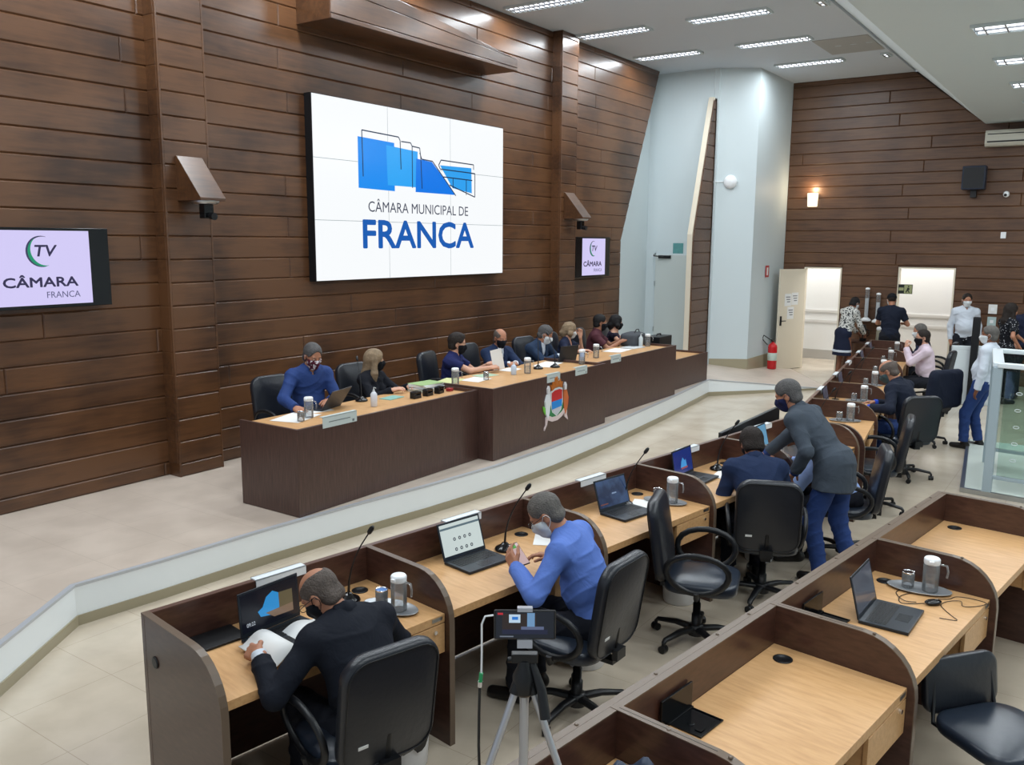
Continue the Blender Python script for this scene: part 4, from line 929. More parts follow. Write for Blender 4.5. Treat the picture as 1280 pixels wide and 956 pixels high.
m = MB(); m.ell((0, -.06, 0), (.055, .06, .06)); m.build('dome', M_lid, r); m = MB(); m.ell((-.01, -.115, -.015), (.025, .015, .025)); m.build('lens', M_black, r)
r = empty('wall_sensor', (-1.87, RY, 2.87), 0, 'small white sensor box on the rear wall below the dome camera', 'sensor')
m = MB(); m.box(-.045, .045, -.03, 0, -.06, .06); m.build('sensor_box', M_lid, r, bevel=.004)
r = empty('air_conditioner', (-1.3, RY, 4.66), 0, 'white split air conditioner high on the rear wall at the right edge', 'air conditioner')
m = MB(); m.prism([(-.27, -.10), (-.22, -.15), (0, -.15), (0, .14), (-.24, .14), (-.27, .10)], -1.0, 1.0, 'x'); m.build('casing', mat('aged white plastic', (205, 203, 190), .4), r, bevel=.006)
m = MB(); m.box(-.96, .96, -.278, -.268, -.085, -.06).box(-.96, .96, -.275, -.268, .06, .075); m.build('outlet_slot', M_black, r)
r = empty('fire_extinguisher', (-5.83, 18.05, .075), 0, 'red fire extinguisher standing at the foot of the white column beside the open door', 'extinguisher')
m = MB(); m.lathe([(.088, .001), (.095, .01), (.095, .46), (.085, .50), (.05, .54), (.03, .55), (.03, .58)], 24); m.build('cylinder', mat('extinguisher red', (196, 30, 36), .25), r)
m = MB(); m.box(-.03, .03, -.06, .06, .58, .60).box(-.02, .02, -.11, .03, .61, .63); m.build('valve', M_black, r)
m = MB(); m.tube([(-.03, 0, .60), (-.13, -.02, .66), (-.19, -.03, .70), (-.22, -.03, .62), (-.15, -.02, .54), (-.105, -.01, .5)], .011, 8); m.build('hose', M_black, r)
m = MB(); m.box(-.002, .002, -.05, .05, .18, .36, Matrix.Translation((.094, 0, 0)))
m = MB(); m.lathe([(.0955, .18), (.0962, .181), (.0962, .34), (.0955, .341)], 24); m.build('label', mat('extinguisher label', (190, 205, 195), .5), r)
r = empty('extinguisher_sign', (-6.03, 18.03, 2.11), 0, 'small red and white sign on the white column above the extinguisher', 'sign')
m = MB(); m.box(0, .008, -.1, .1, -.12, .12); m.build('sign_plate', mat('sign red', (186, 60, 60), .5), r); m = MB(); m.box(.008, .010, -.045, .045, -.08, .08); m.build('sign_symbol', M_paper, r)
r = empty('exit_sign', (-3.56, RY-.115, 1.79), 0, 'small black and pale green exit sign with running man beside the second doorway', 'sign')
r.location = (-3.52, RY-.03, 1.79)
m = MB(); m.box(-.135, .135, -.008, 0, -.095, .095); m.build('sign_plate', mat('sign black', (22, 30, 24), .5), r)
m = MB(); m.box(-.02, .125, -.010, -.008, -.085, .085).box(-.125, -.03, -.010, -.008, -.03, .03); m.build('sign_field', emis('photoluminescent', (205, 214, 160), .35), r)
m = MB(); m.prism([(.04, .03), (.07, .03), (.085, 0), (.06, -.02), (.09, -.07), (.07, -.07), (.045, -.03), (.02, -.07), (.005, -.06), (.03, -.01)], -.0115, -.010, 'y'); m.ell((.06, -.011, .055), (.014, .002, .014)); m.build('running_figure', bpy.data.materials['sign black'], r)
# papers on the open door leaf
for k, (a, z, lb) in enumerate(((.52, 1.50, 'upper left white notice taped to the open cream door'), (.30, 1.52, 'upper right white notice taped to the open cream door'), (.42, 1.22, 'lower white notice with dark heading on the open cream door'))):
    m = MB(); m.box(-.105, .105, -.002, 0, -.13, .13)
    o = m.build('door_notice', M_paper); th = math.radians(-112); hx, hy = -5.54, RY-.02
    nx, ny = math.sin(th), -math.cos(th)
    o.location = (hx+a*math.cos(th)-.0355*(-math.sin(th))*-1*0+.0, hy+a*math.sin(th), z); o.rotation_euler = (0, 0, th); tag(o, lb, 'notice', 'notices on the door')
    o.location = Vector((hx+a*math.cos(th), hy+a*math.sin(th), z))+Vector((-math.sin(th), math.cos(th), 0))*.003
    m = MB(); 
    for q in range(3): m.box(-.07, .07-.02*q, .0002, .0008, .05-q*.05, .07-q*.05)
    m.build('print', mat('notice ink', (120, 120, 124), .6), o)
# cup dispensers
for (x, zt, ln, lb) in ((-4.225, 1.76, .60, 'taller clear cup dispenser tube on the rear wall'), (-4.005, 1.66, .52, 'shorter clear cup dispenser tube, right of the taller one')):
    r = empty('cup_dispenser', (x, RY-.10, zt-ln), 0, lb, 'cup dispenser', 'cup dispensers')
    m = MB(); m.lathe([(.042, 0), (.042, ln)], 16); m.build('tube', M_jug, r); m = MB(); m.lathe([(.034, .01), (.036, ln*.7)], 16); m.build('cup_stack', M_lid, r)
    m = MB(); m.lathe([(.043, ln), (.05, ln+.01), (.04, ln+.03), (.02, ln+.04)], 16); m.build('cap', M_lid, r)
    m = MB(); m.lathe([(.05, -.06), (.10, -.05), (.10, -.02), (.05, .02)], 16); m.box(-.02, .02, .04, .09, .05, .1); m.build('holder', M_lid, r)
r = empty('side_table', (-4.05, 18.65, 0), 0, 'small dark table against the rear wall holding thermos flasks', 'table')
m = MB(); m.box(-.42, .42, -.28, .28, .70, .73); m.build('tabletop', M_wengeH, r)
for sx_ in (-1, 1):
    for sy_ in (-1, 1): m = MB(); m.box(sx_*.39-.02, sx_*.39+.02, sy_*.25-.02, sy_*.25+.02, .001, .70); m.build('leg', M_wengeH, r)
r = empty('thermos', (-4.17, 18.62, .7305), 0, 'black thermos flask on the side table at the rear wall', 'thermos')
m = MB(); m.lathe([(.06, .001), (.065, .01), (.065, .24), (.05, .28), (.04, .33)], 18); m.build('flask_body', M_black, r); m = MB(); m.tube([(.06, 0, .24), (.11, 0, .22), (.11, 0, .12), (.065, 0, .1)], .01, 8); m.build('handle', M_blackg, r)
r = empty('thermos_jug', (-3.86, 18.62, .7305), 0, 'pale jug with white handle and lid on the side table at the rear wall', 'jug')
m = MB(); m.lathe([(.06, .001), (.065, .01), (.06, .20), (.05, .24)], 18); m.build('flask_body', mat('beige flask', (150, 146, 128), .4), r); m = MB(); m.lathe([(.052, .24), (.06, .26), (.05, .30), (.02, .31)], 18); m.tube([(.05, 0, .27), (.11, 0, .25), (.12, 0, .15), (.065, 0, .1)], .012, 8); m.build('lid_and_handle', M_lid, r)
for (x, z, lb, cl) in ((-1.93, 1.46, 'upper white switch plate on the rear wall right of the tall man', (225, 226, 224)), (-1.93, 1.22, 'lower pale switch plate on the rear wall right of the tall man', (176, 196, 196))):
    m = MB(); m.box(-.075, .075, -.012, 0, -.09, .09); o = m.build('wall_plate', mat('plate'+lb[:5], cl, .5), None, bevel=.003); o.location = (x, RY, z); tag(o, lb, 'wall plate', 'plates on the rear wall'); m = MB(); m.box(-.03, .03, -.016, -.012, -.03, .03); m.build('switch', M_lid, o)
# emergency light on the column, wire
a = math.atan2(.47, .75)
r = empty('round_alarm', (-6.47, 16.865, 3.88), a, 'round white fitting with a thin conduit on the white column', 'ceiling fitting')
m = MB(); m.lathe([(.13, 0), (.13, .03), (.10, .06), (.04, .075), (.001, .078)], 28, Matrix.Rotation(PI/2, 4, 'X')); m.build('disc', M_lid, r); m = MB(); m.tube([(-.12, -.01, 0), (-.40, -.01, 0)], .008, 8); m.build('conduit', M_lid, r)
m = MB(); m.box(-.11, .11, -.012, 0, -.11, .11); o = m.build('door_sign', mat('teal sign', (92, 150, 150), .5, var=.3, vscale=12)); o.location = (-7.44, 16.678, 2.57); tag(o, 'small square teal and grey sign above the recessed white door', 'sign')
# glass railing at the right ------------------------------------------
r = empty('glass_railing', (-.95, 10.44, .051), 0, 'white framed glass railing with slotted panes at the right edge', 'railing')
M_rail = mat('white lacquered rail', (220, 228, 232), .3); M_post = mat('grey blue post', (160, 176, 184), .35)
def seg_box(m, p, q, z0, z1, w_):
    d = Vector((q[0]-p[0], q[1]-p[1], 0)); l = d.length; m.box(0, l, -w_/2, w_/2, z0, z1, Matrix.Translation((p[0], p[1], 0)) @ Matrix.Rotation(math.atan2(d.y, d.x), 4, 'Z'))
P0, P1, P2, P3 = (0, 0), (-.16, 1.45), (1.9, -.22), (1.75, 1.22)
for p in (P0, P1, P2, P3):
    m = MB(); m.box(p[0]-.045, p[0]+.045, p[1]-.045, p[1]+.045, .0, 1.36); m.build('post', M_post, r, bevel=.004)
for p, q in ((P0, P1), (P0, P2), (P1, P3)):
    m = MB(); seg_box(m, p, q, 1.36, 1.41, .11); m.build('top_rail', M_rail, r, bevel=.008)
    m = MB(); seg_box(m, p, q, .15, .185, .05); m.build('bottom_rail', M_post, r, bevel=.004)
    m = MB(); d = Vector((q[0]-p[0], q[1]-p[1], 0)).normalized()*.08; seg_box(m, (p[0]+d.x, p[1]+d.y), (q[0]-d.x, q[1]-d.y), .19, 1.33, .008); m.build('glass_pane', M_pane, r)
for z in (.38, .56, .74, .92, 1.10):
    m = MB(); d = Vector((1.9, -.22, 0)).normalized(); c = d*.22; m.tube([(c.x+.028*math.cos(t*PI/8)*d.x, c.y-.006, z+.014*math.sin(t*PI/8)) for t in range(16)], .0035, 6, closed=True); m.build('pane_slot', M_rail, r)
r = empty('raised_platform', (-.9, 10.6, 0), 0, 'low pale platform under the glass railing at the right edge', 'platform')
m = MB(); m.prism([(-.27, -.13), (2.8, -.50), (2.8, 2.6), (-.56, 2.6)], .001, .05); m.build('platform_slab', mat('pale platform', (206, 214, 206), .35), r)
m = MB(); m.prism([(-.31, -.17), (2.8, -.54), (2.8, -.50), (-.27, -.13), (-.56, 2.6), (-.60, 2.6)], .001, .052); m.build('platform_edge', M_alu, r)
# leaning panels and black column behind the jeans man
for (x, y, lb, rz) in ((-2.06, 16.35, 'narrow white freestanding panel behind the man in jeans, left one', .3), (-1.72, 16.5, 'narrow white freestanding panel behind the man in jeans, right one', -.2)):
    m = MB(); m.box(-.15, .15, -.03, .03, .001, .98).box(-.15, .15, -.035, .035, .94, 1.0); o = m.build('display_panel', M_rail, None, bevel=.006); o.location = (x, y, 0); o.rotation_euler = (0, 0, rz); tag(o, lb, 'panel', 'white panels')
m = MB(); m.box(-.055, .055, -.055, .055, .001, 1.50); o = m.build('black_column', M_black, None, bevel=.01); o.location = (-1.86, 16.30, 0); tag(o, 'slim black upright stand between the tall man and the man in jeans', 'stand')
# ------------------------------------------------------------------ people
def V3(*a): return np.array(a[0] if len(a) == 1 else a, float)
def nrm(v): v = np.asarray(v, float); l = np.linalg.norm(v); return v/l if l > 1e-9 else v
def frame3(f, u):
    """columns: forward, left, up"""
    f = nrm(f); u = np.asarray(u, float); u = nrm(u-f*np.dot(u, f)); l = np.cross(u, f); return np.stack([f, l, u], 1)
def rotz(a): a = math.radians(a); return np.array([[math.cos(a), -math.sin(a), 0], [math.sin(a), math.cos(a), 0], [0, 0, 1]])
class Prim:
    def __init__(s, kind, bb, fn, k=.03, op='u'): s.kind, s.bb, s.fn, s.k, s.op = kind, bb, fn, k, op
def rc(a, b, ra, rb, k=.03, cap=None, op='u', sq=None):
    """tapered limb from a to b; cap cuts it flat at b; sq=(axis, factor) flattens"""
    a, b = V3(a), V3(b); m = max(ra, rb)*1.3
    def fn(X, Y, Z):
        d = b-a; L2 = float(d@d)+1e-12
        px, py, pz = X-a[0], Y-a[1], Z-a[2]
        t = np.clip((px*d[0]+py*d[1]+pz*d[2])/L2, 0, 1)
        qx, qy, qz = px-t*d[0], py-t*d[1], pz-t*d[2]
        if sq is not None:
            ax, fac = sq; dt = qx*ax[0]+qy*ax[1]+qz*ax[2]; g = dt*(fac-1); qx, qy, qz = qx+g*ax[0], qy+g*ax[1], qz+g*ax[2]
        r = np.sqrt(qx*qx+qy*qy+qz*qz)-(ra+(rb-ra)*t)
        if cap is not None:
            n = nrm(d); r = np.maximum(r, (X-b[0])*n[0]+(Y-b[1])*n[1]+(Z-b[2])*n[2]-cap)
        return r
    return Prim('rc', (np.minimum(a, b)-m, np.maximum(a, b)+m), fn, k, op)
def el(c, r, R=None, k=.03, op='u'):
    c, r = V3(c), V3(r); R = np.eye(3) if R is None else R; m = max(r)*1.05
    def fn(X, Y, Z):
        x, y, z = X-c[0], Y-c[1], Z-c[2]
        u = (x*R[0, 0]+y*R[1, 0]+z*R[2, 0])/r[0]; v = (x*R[0, 1]+y*R[1, 1]+z*R[2, 1])/r[1]; w_ = (x*R[0, 2]+y*R[1, 2]+z*R[2, 2])/r[2]
        k0 = np.sqrt(u*u+v*v+w_*w_)+1e-9; k1 = np.sqrt((u/r[0])**2+(v/r[1])**2+(w_/r[2])**2)+1e-9
        return k0*(k0-1)/k1
    return Prim('el', (c-m, c+m), fn, k, op)
def bx(c, h, R=None, rd=.01, k=.02, op='u'):
    c, h = V3(c), V3(h); R = np.eye(3) if R is None else R; m = float(np.linalg.norm(h))+rd
    def fn(X, Y, Z):
        x, y, z = X-c[0], Y-c[1], Z-c[2]
        q = [np.abs(x*R[0, i]+y*R[1, i]+z*R[2, i])-(h[i]-rd) for i in range(3)]
        return np.sqrt(sum(np.maximum(t, 0)**2 for t in q))+np.minimum(np.maximum(q[0], np.maximum(q[1], q[2])), 0)-rd
    return Prim('bx', (c-m, c+m), fn, k, op)
def cutp(p, n):
    """removes everything on the side n points to"""
    p, n = V3(p), nrm(n)
    return Prim('cut', None, lambda X, Y, Z: (X-p[0])*n[0]+(Y-p[1])*n[1]+(Z-p[2])*n[2], 0, 'cut')
def field_mesh(prims, h, noise=None):
    us = [p for p in prims if p.op == 'u']
    lo = np.min([p.bb[0] for p in us], 0)-3*h; hi = np.max([p.bb[1] for p in us], 0)+3*h
    n = np.ceil((hi-lo)/h).astype(int)+1
    ax = [(lo[i]+h*np.arange(n[i])).astype(np.float32) for i in range(3)]
    F = np.full(n, .5, np.float32)
    for p in prims:
        if p.bb is not None:
            m = max(p.k, 0)+2.5*h
            i0 = np.clip(((p.bb[0]-m-lo)/h).astype(int), 0, n-1); i1 = np.clip(((p.bb[1]+m-lo)/h).astype(int)+2, 1, n)
            if np.any(i1 <= i0): continue
        else: i0, i1 = np.zeros(3, int), n
        sl = tuple(slice(i0[i], i1[i]) for i in range(3))
        X = ax[0][sl[0]][:, None, None]; Y = ax[1][sl[1]][None, :, None]; Z = ax[2][sl[2]][None, None, :]
        d = p.fn(X, Y, Z).astype(np.float32); A = F[sl]
        if p.op == 'u':
            if p.k > 0:
                t = np.clip(.5+.5*(A-d)/p.k, 0, 1); A[...] = A*(1-t)+d*t-p.k*t*(1-t)
            else: np.minimum(A, d, out=A)
        elif p.op == 's':
            if p.k > 0:
                t = np.clip(.5-.5*(-d-A)/p.k, 0, 1); t = 1-t; A[...] = A*(1-t)+(-d)*t+p.k*t*(1-t)
            else: np.maximum(A, -d, out=A)
        elif p.op == 'cut': np.maximum(A, d, out=A)
    if noise:
        X = ax[0][:, None, None]; Y = ax[1][None, :, None]; Z = ax[2][None, None, :]
        amp, fr, sd = noise
        a1 = 1-np.abs(np.sin(fr*.62*(.25*X+.35*Y+Z)+1.9*np.sin(fr*.22*(X-Y)+sd)+sd)); a2 = 1-np.abs(np.sin(fr*.5*(Z*.8-.7*Y+.6*X)+1.6*np.sin(fr*.25*(Z+X)+2*sd)+1.3*sd))
        w1 = .5+.5*np.sin(fr*.21*(X+1.3*Y-Z)+sd*3)
        F -= (amp*(a1*a1*w1+a2*a2*(1-w1))).astype(np.float32)
    # surface nets
    I = F < 0
    c = np.zeros(np.array(F.shape)-1, np.int8)
    for dx in (0, 1):
        for dy in (0, 1):
            for dz in (0, 1): c += I[dx:n[0]-1+dx, dy:n[1]-1+dy, dz:n[2]-1+dz]
    act = (c > 0) & (c < 8); idx = np.argwhere(act)
    if not len(idx): return np.zeros((0, 3)), np.zeros((0, 4), int)
    gid = np.full(act.shape, -1, np.int32); gid[act] = np.arange(len(idx))
    pos = np.zeros((len(idx), 3)); cnt = np.zeros(len(idx))
    cs = [(x, y, z) for x in (0, 1) for y in (0, 1) for z in (0, 1)]
    for a in cs:
        for q in range(3):
            if a[q]: continue
            b = list(a); b[q] = 1
            va = F[idx[:, 0]+a[0], idx[:, 1]+a[1], idx[:, 2]+a[2]]; vb = F[idx[:, 0]+b[0], idx[:, 1]+b[1], idx[:, 2]+b[2]]
            s = (va < 0) != (vb < 0); t = np.where(s, va/np.where(s, va-vb, 1), 0)
            pp = np.array(a, float)[None, :].repeat(len(idx), 0); pp[:, q] += t
            pos[s] += pp[s]; cnt[s] += 1
    vert = lo+(idx+pos/cnt[:, None])*h
    faces = []
    for q in range(3):
        sl0 = [slice(1, -1)]*3; sl0[q] = slice(0, -1); sl1 = [slice(1, -1)]*3; sl1[q] = slice(1, None)
        A, B = I[tuple(sl0)], I[tuple(sl1)]
        e = np.argwhere(A != B); off = np.ones(3, int); off[q] = 0; e2 = e+off
        u, v = (q+1) % 3, (q+2) % 3; du = np.zeros(3, int); du[u] = 1; dv = np.zeros(3, int); dv[v] = 1
        g = lambda w_: gid[w_[:, 0], w_[:, 1], w_[:, 2]]
        Q = np.stack([g(e2-du-dv), g(e2-dv), g(e2), g(e2-du)], 1); flip = ~A[tuple(e.T)]
        Q[flip] = Q[flip][:, ::-1]; faces.append(Q)
    Q = np.concatenate(faces); Q = Q[(Q >= 0).all(1)]
    return vert, Q
def sdf_obj(name, prims, h, mt, parent, noise=None):
    v, q = field_mesh(prims, h, noise)
    me = bpy.data.meshes.new(name); me.vertices.add(len(v)); me.vertices.foreach_set('co', v.astype(np.float32).ravel())
    me.loops.add(len(q)*4); me.loops.foreach_set('vertex_index', q.astype(np.int32).ravel())
    me.polygons.add(len(q)); me.polygons.foreach_set('loop_start', np.arange(0, len(q)*4, 4, dtype=np.int32)); me.polygons.foreach_set('loop_total', np.full(len(q), 4, np.int32))
    me.polygons.foreach_set('use_smooth', np.ones(len(q), bool)); me.update(calc_edges=True); me.validate()
    me.materials.append(mt); o = bpy.data.objects.new(name, me); C.objects.link(o); o.parent = parent; return o
def ik(a, b, l1, l2, pole):
    a, b = V3(a), V3(b); d = b-a; L = np.linalg.norm(d); mx = (l1+l2)*.999
    if L > mx: b = a+d/L*mx; d = b-a; L = mx
    L = max(L, abs(l1-l2)+.01); x = (l1*l1-l2*l2+L*L)/(2*L); y = math.sqrt(max(l1*l1-x*x, 0)); u = nrm(d); p = np.asarray(pole, float); p = nrm(p-u*(p@u))
    return a+u*x+p*y, b
def fabric(name, col, rough=.8, var=.12, bump=.35, bs=9, pattern=None):
    m = mat(name, col, rough, spec=.25); nt = m.node_tree; b = nt.nodes['Principled BSDF']; L = nt.links.new
    tc = nt.nodes.new('ShaderNodeTexCoord'); n = nt.nodes.new('ShaderNodeTexNoise'); n.inputs['Scale'].default_value = bs; n.inputs['Detail'].default_value = 3; n.inputs['Distortion'].default_value = .8
    L(tc.outputs['Object'], n.inputs['Vector']); bp = nt.nodes.new('ShaderNodeBump'); bp.inputs['Strength'].default_value = bump; bp.inputs['Distance'].default_value = .03
    L(n.outputs['Fac'], bp.inputs['Height']); L(bp.outputs['Normal'], b.inputs['Normal'])
    b.inputs['Sheen Weight'].default_value = .0; c = sr(*col); mx = nt.nodes.new('ShaderNodeMix'); mx.data_type = 'RGBA'
    if pattern:
        kind, col2, sc, th = pattern
        t = nt.nodes.new('ShaderNodeTexNoise' if kind == 'blotch' else 'ShaderNodeTexVoronoi'); t.inputs['Scale'].default_value = sc; L(tc.outputs['Object'], t.inputs['Vector'])
        g = nt.nodes.new('ShaderNodeMath'); g.operation = 'GREATER_THAN' if kind == 'blotch' else 'LESS_THAN'; g.inputs[1].default_value = th; L(t.outputs['Fac' if kind == 'blotch' else 'Distance'], g.inputs[0])
        mx.inputs[6].default_value = c; mx.inputs[7].default_value = sr(*col2); L(g.outputs[0], mx.inputs[0])
    else:
        mx.inputs[6].default_value = [x*(1-var) for x in c[:3]]+[1]; mx.inputs[7].default_value = [min(1, x*(1+var)) for x in c[:3]]+[1]; L(n.outputs['Fac'], mx.inputs[0])
    L(mx.outputs[2], b.inputs['Base Color']); return m
def skinmat(name, col):
    m = mat(name, col, .5, spec=.35, var=.06, vscale=25); b = m.node_tree.nodes['Principled BSDF']; b.inputs['Subsurface Weight'].default_value = .06; b.inputs['Subsurface Radius'].default_value = (.02, .008, .004); return m
M_eye = mat('eye white', (205, 200, 195), .2); M_iris = mat('dark iris', (30, 20, 16), .15); M_frame = mat('spectacle frame', (24, 24, 28), .3)
M_shoe = mat('black shoe leather', (24, 22, 22), .35); M_blackmask = fabric('black mask cloth', (20, 22, 28), .8); M_whitemask = fabric('white mask cloth', (216, 220, 222), .8, .03)
SKIN = {'tan': skinmat('tan skin', (176, 124, 98)), 'fair': skinmat('fair skin', (206, 158, 134)), 'brown': skinmat('brown skin', (130, 84, 62)), 'olive': skinmat('olive skin', (160, 112, 88))}
def hairmat(name, col): return mat(name, col, .6, spec=.35, bump=1, bscale=110, var=.5, vscale=26)
HAIR = {'grey': hairmat('grey hair', (98, 94, 90)), 'dark': hairmat('dark brown hair', (36, 28, 24)), 'black': hairmat('black hair', (20, 18, 20)), 'saltpepper': hairmat('salt and pepper hair', (84, 82, 82)), 'blond': hairmat('ash blond hair', (140, 120, 96)), 'stubble': hairmat('greying cropped hair', (92, 82, 76))}
def hand_prims(W, d, n, curl, side, s=1.0, spread=1.0):
    """W wrist, d direction to the fingers, n back of the hand; side +1 left hand, -1 right hand"""
    d = nrm(d); n = nrm(np.asarray(n, float)-d*np.dot(n, d)); t = nrm(np.cross(d, n))*side     # t towards the thumb
    R = np.stack([d, t, n], 1); P = []
    P.append(bx(W+d*.050*s, (.046*s, .038*s, .0135*s), R, .012*s, .012))
    P.append(rc(W-d*.03*s, W+d*.02*s, .024*s, .024*s, .02, sq=(n, 1.25)))
    for i, (off, L_, r_) in enumerate(((.030, .072, .0088), (.010, .080, .0090), (-.011, .074, .0086), (-.030, .058, .0076))):
        b = W+d*(.090-.004*abs(i-1))*s+t*off*s; ang = 0; q = b; dr = nrm(d+t*(off*2.2*spread)*.8)
        for sg, (fr, cf) in enumerate(((.45, .55), (.30, .9), (.25, .7))):
            ang += curl*cf*(1+.10*i); v = nrm(dr*math.cos(ang)-n*math.sin(ang)); e = q+v*L_*fr*s; P.append(rc(q, e, r_*s*(1-.06*sg), r_*s*(1-.06*(sg+1)), .004)); q = e
    b = W+d*.026*s+t*.030*s; v1 = nrm(d*.75+t*.62-n*(.15+.3*curl)); e = b+v1*.042*s; v2 = nrm(d*.9+t*(.25-.3*curl)-n*(.15+.4*curl)); e2 = e+v2*.030*s; e3 = e2+nrm(v2-n*.2)*.024*s
    P += [rc(b, e, .0135*s, .0115*s, .01), rc(e, e2, .0110*s, .0100*s, .004), rc(e2, e3, .0100*s, .0085*s, .004)]
    return P
def person(loc, deg, label, *, seat=None, h=.009, sc=1.0, lean=0, side_lean=0, twist=0, chest_bend=8, head=(0, 0, 0), belly=0, fem=False, skin='tan', hair=None, hairc='dark', top=None, legs=None, hands=None, poles=None, feet=None, shoe=M_shoe, mask=None, glasses=False, hip_z=None, wide=1.0, curl=(.5, .5), handdir=None, group=None):
    """local +x is the way the person faces, local +y the left hand; angles in degrees"""
    root = empty('person', loc, math.radians(deg), label, 'person', group)
    S_ = sc; ax = lambda *v: V3(*v)*1.0
    hz = (seat+.085*S_ if seat is not None else .93*S_) if hip_z is None else hip_z
    P = ax(0, 0, hz)
    le, sl = math.radians(lean), math.radians(side_lean)
    u1 = nrm(V3(math.sin(le), math.sin(sl), math.cos(le))); cb = math.radians(lean+chest_bend); u2 = nrm(V3(math.sin(cb), math.sin(sl), math.cos(cb)))
    T = rotz(twist)
    f1 = nrm(V3(1, 0, 0)-u1*u1[0]); R1 = frame3(f1, u1); f2 = T @ V3(1, 0, 0); f2 = nrm(f2-u2*(f2@u2)); R2 = frame3(f2, u2)
    W_ = P+u1*.21*S_; Ch = W_+u2*.16*S_; N = W_+u2*.315*S_+f2*-.005; L2 = R2[:, 1]
    sw = (.150 if fem else .164)*S_*wide
    Sh = {1: N-u2*.045*S_+L2*sw, -1: N-u2*.045*S_-L2*sw}
    # head: (pitch down, yaw left, roll)
    hp, hy, hr = [math.radians(a) for a in head]
    Hf = rotz(math.degrees(hy)+twist) @ V3(math.cos(hp), 0, -math.sin(hp)); Hu = rotz(math.degrees(hy)+twist) @ V3(math.sin(hp), 0, math.cos(hp)); Hu = nrm(Hu+np.cross(Hf, Hu)*math.tan(hr))
    RH_ = frame3(Hf, Hu); nk = nrm(u2*.5+Hu*.5+Hf*.12); Hc = N+nk*.095*S_+Hu*.075*S_+Hf*.012*S_
    hd = lambda x, y, z: Hc+RH_ @ (V3(x, y, z)*S_)
    # legs
    hipw = (.095 if not fem else .098)*S_
    Hp = {1: P+V3(0, hipw, -.02), -1: P+V3(0, -hipw, -.02)}
    if feet is None: feet = {1: ((.46 if seat is not None else .02)*S_, .11, 0), -1: ((.42 if seat is not None else 0)*S_, -.11, 0)}
    An = {}; Kn = {}
    for s in (1, -1):
        fx_, fy_, fd = feet[s]; a_ = V3(fx_, fy_, .085*S_)
        Kn[s], An[s] = ik(Hp[s], a_, .43*S_, .42*S_, V3(1, .12*s, .25 if seat is None else 1.2))
    # arms
    La, Lf = .285*S_, .255*S_; hands = hands or {}
    El, Wr = {}, {}
    for s in (1, -1):
        tgt = hands.get(s, (.06, s*.26, hz-.08)); pol = (poles or {}).get(s, (-.3, s*.6, -1))
        El[s], Wr[s] = ik(Sh[s], V3(tgt), La, Lf, pol)
    # ---------------- torso shapes shared by body and clothes
    def torso(g, k=.05):
        w_ = 1.0*wide; q = []
        q.append(el(Ch+u2*.02*S_, (.108*S_+g, (.140 if fem else .158)*S_*w_+g, .185*S_+g), R2, k))
        q.append(el(W_+f1*(.012+.05*belly), (.100*S_+g+.05*belly, (.118 if fem else .140)*S_*w_+g+.02*belly, .15*S_+g), R1, k))
        if belly: q.append(el(W_+f1*(.05+.03*belly)-u1*.02, (.09*S_+g+.05*belly, .13*S_+g, .13*S_+g), R1, k))
        q.append(el(P+u1*.03*S_, (.112*S_+g, (.170 if fem else .160)*S_+g, .12*S_+g), R1, k))
        q.append(rc(Sh[1]-u2*.005, Sh[-1]-u2*.005, .058*S_+g, .058*S_+g, k))
        q.append(rc(N+u2*.02, Sh[1]+u2*.0, .050*S_+g*.6, .044*S_+g, .03)); q.append(rc(N+u2*.02, Sh[-1]+u2*.0, .050*S_+g*.6, .044*S_+g, .03))
        if fem:
            for s in (1, -1): q.append(el(Ch+f2*.085*S_+L2*s*.07*S_-u2*.02, (.055+g*.6, .062+g*.6, .06+g*.6), R2, .03))
        return q
    def arm(s, g, g2=None, upto=1.0, k=.03, cap=0.0):
        g2 = g if g2 is None else g2; ru, re, rw = .050*S_+g, .040*S_+g, .027*S_+g2
        if fem: ru -= .006; re -= .005; rw -= .003
        if upto <= .5:
            e = Sh[s]+(El[s]-Sh[s])*(upto*2); return [rc(Sh[s], e, ru, ru*.98, k, cap=cap)]
        q = [rc(Sh[s], El[s], ru, re, k)]; e = El[s]+(Wr[s]-El[s])*((upto-.5)*2)
        q.append(rc(El[s], e, re, re+(rw-re)*(upto-.5)*2, .02, cap=cap)); return q
    def leg(s, g, gk=None, upto=1.0, k=.04, cap=0.0):
        gk = g if gk is None else gk; q = [rc(Hp[s], Kn[s], .083*S_+g, .056*S_+g, k)]
        if upto <= .5: return q
        e = Kn[s]+(An[s]-Kn[s])*((upto-.5)*2); q.append(rc(Kn[s], e, .055*S_+g, .042*S_+gk, .03, cap=cap)); return q
    def head_prims():
        q = [rc(N-u2*.02, Hc-Hu*.05*S_-Hf*.02, .056*S_, .052*S_, .03)]
        q += [el(hd(-.012, 0, .032), V3(.098, .076, .088)*S_, RH_, .02), el(hd(.030, 0, -.045), V3(.060, .057, .074)*S_, RH_, .025),
              rc(hd(.055, -.012, -.098), hd(.055, .012, -.098), .024*S_, .024*S_, .02), el(hd(.052, .036, -.028), V3(.03, .028, .032)*S_, RH_, .015), el(hd(.052, -.036, -.028), V3(.03, .028, .032)*S_, RH_, .015),
              rc(hd(.078, -.036, .022), hd(.078, .036, .022), .012*S_, .012*S_, .012), rc(hd(.088, 0, .010), hd(.106, 0, -.030), .009*S_, .0135*S_, .010),
              rc(hd(.094, -.012, -.034), hd(.094, .012, -.034), .009*S_, .009*S_, .008), rc(hd(.084, -.018, -.064), hd(.084, .018, -.064), .0085*S_, .0085*S_, .010), rc(hd(.082, -.014, -.074), hd(.082, .014, -.074), .0085*S_, .0085*S_, .006)]
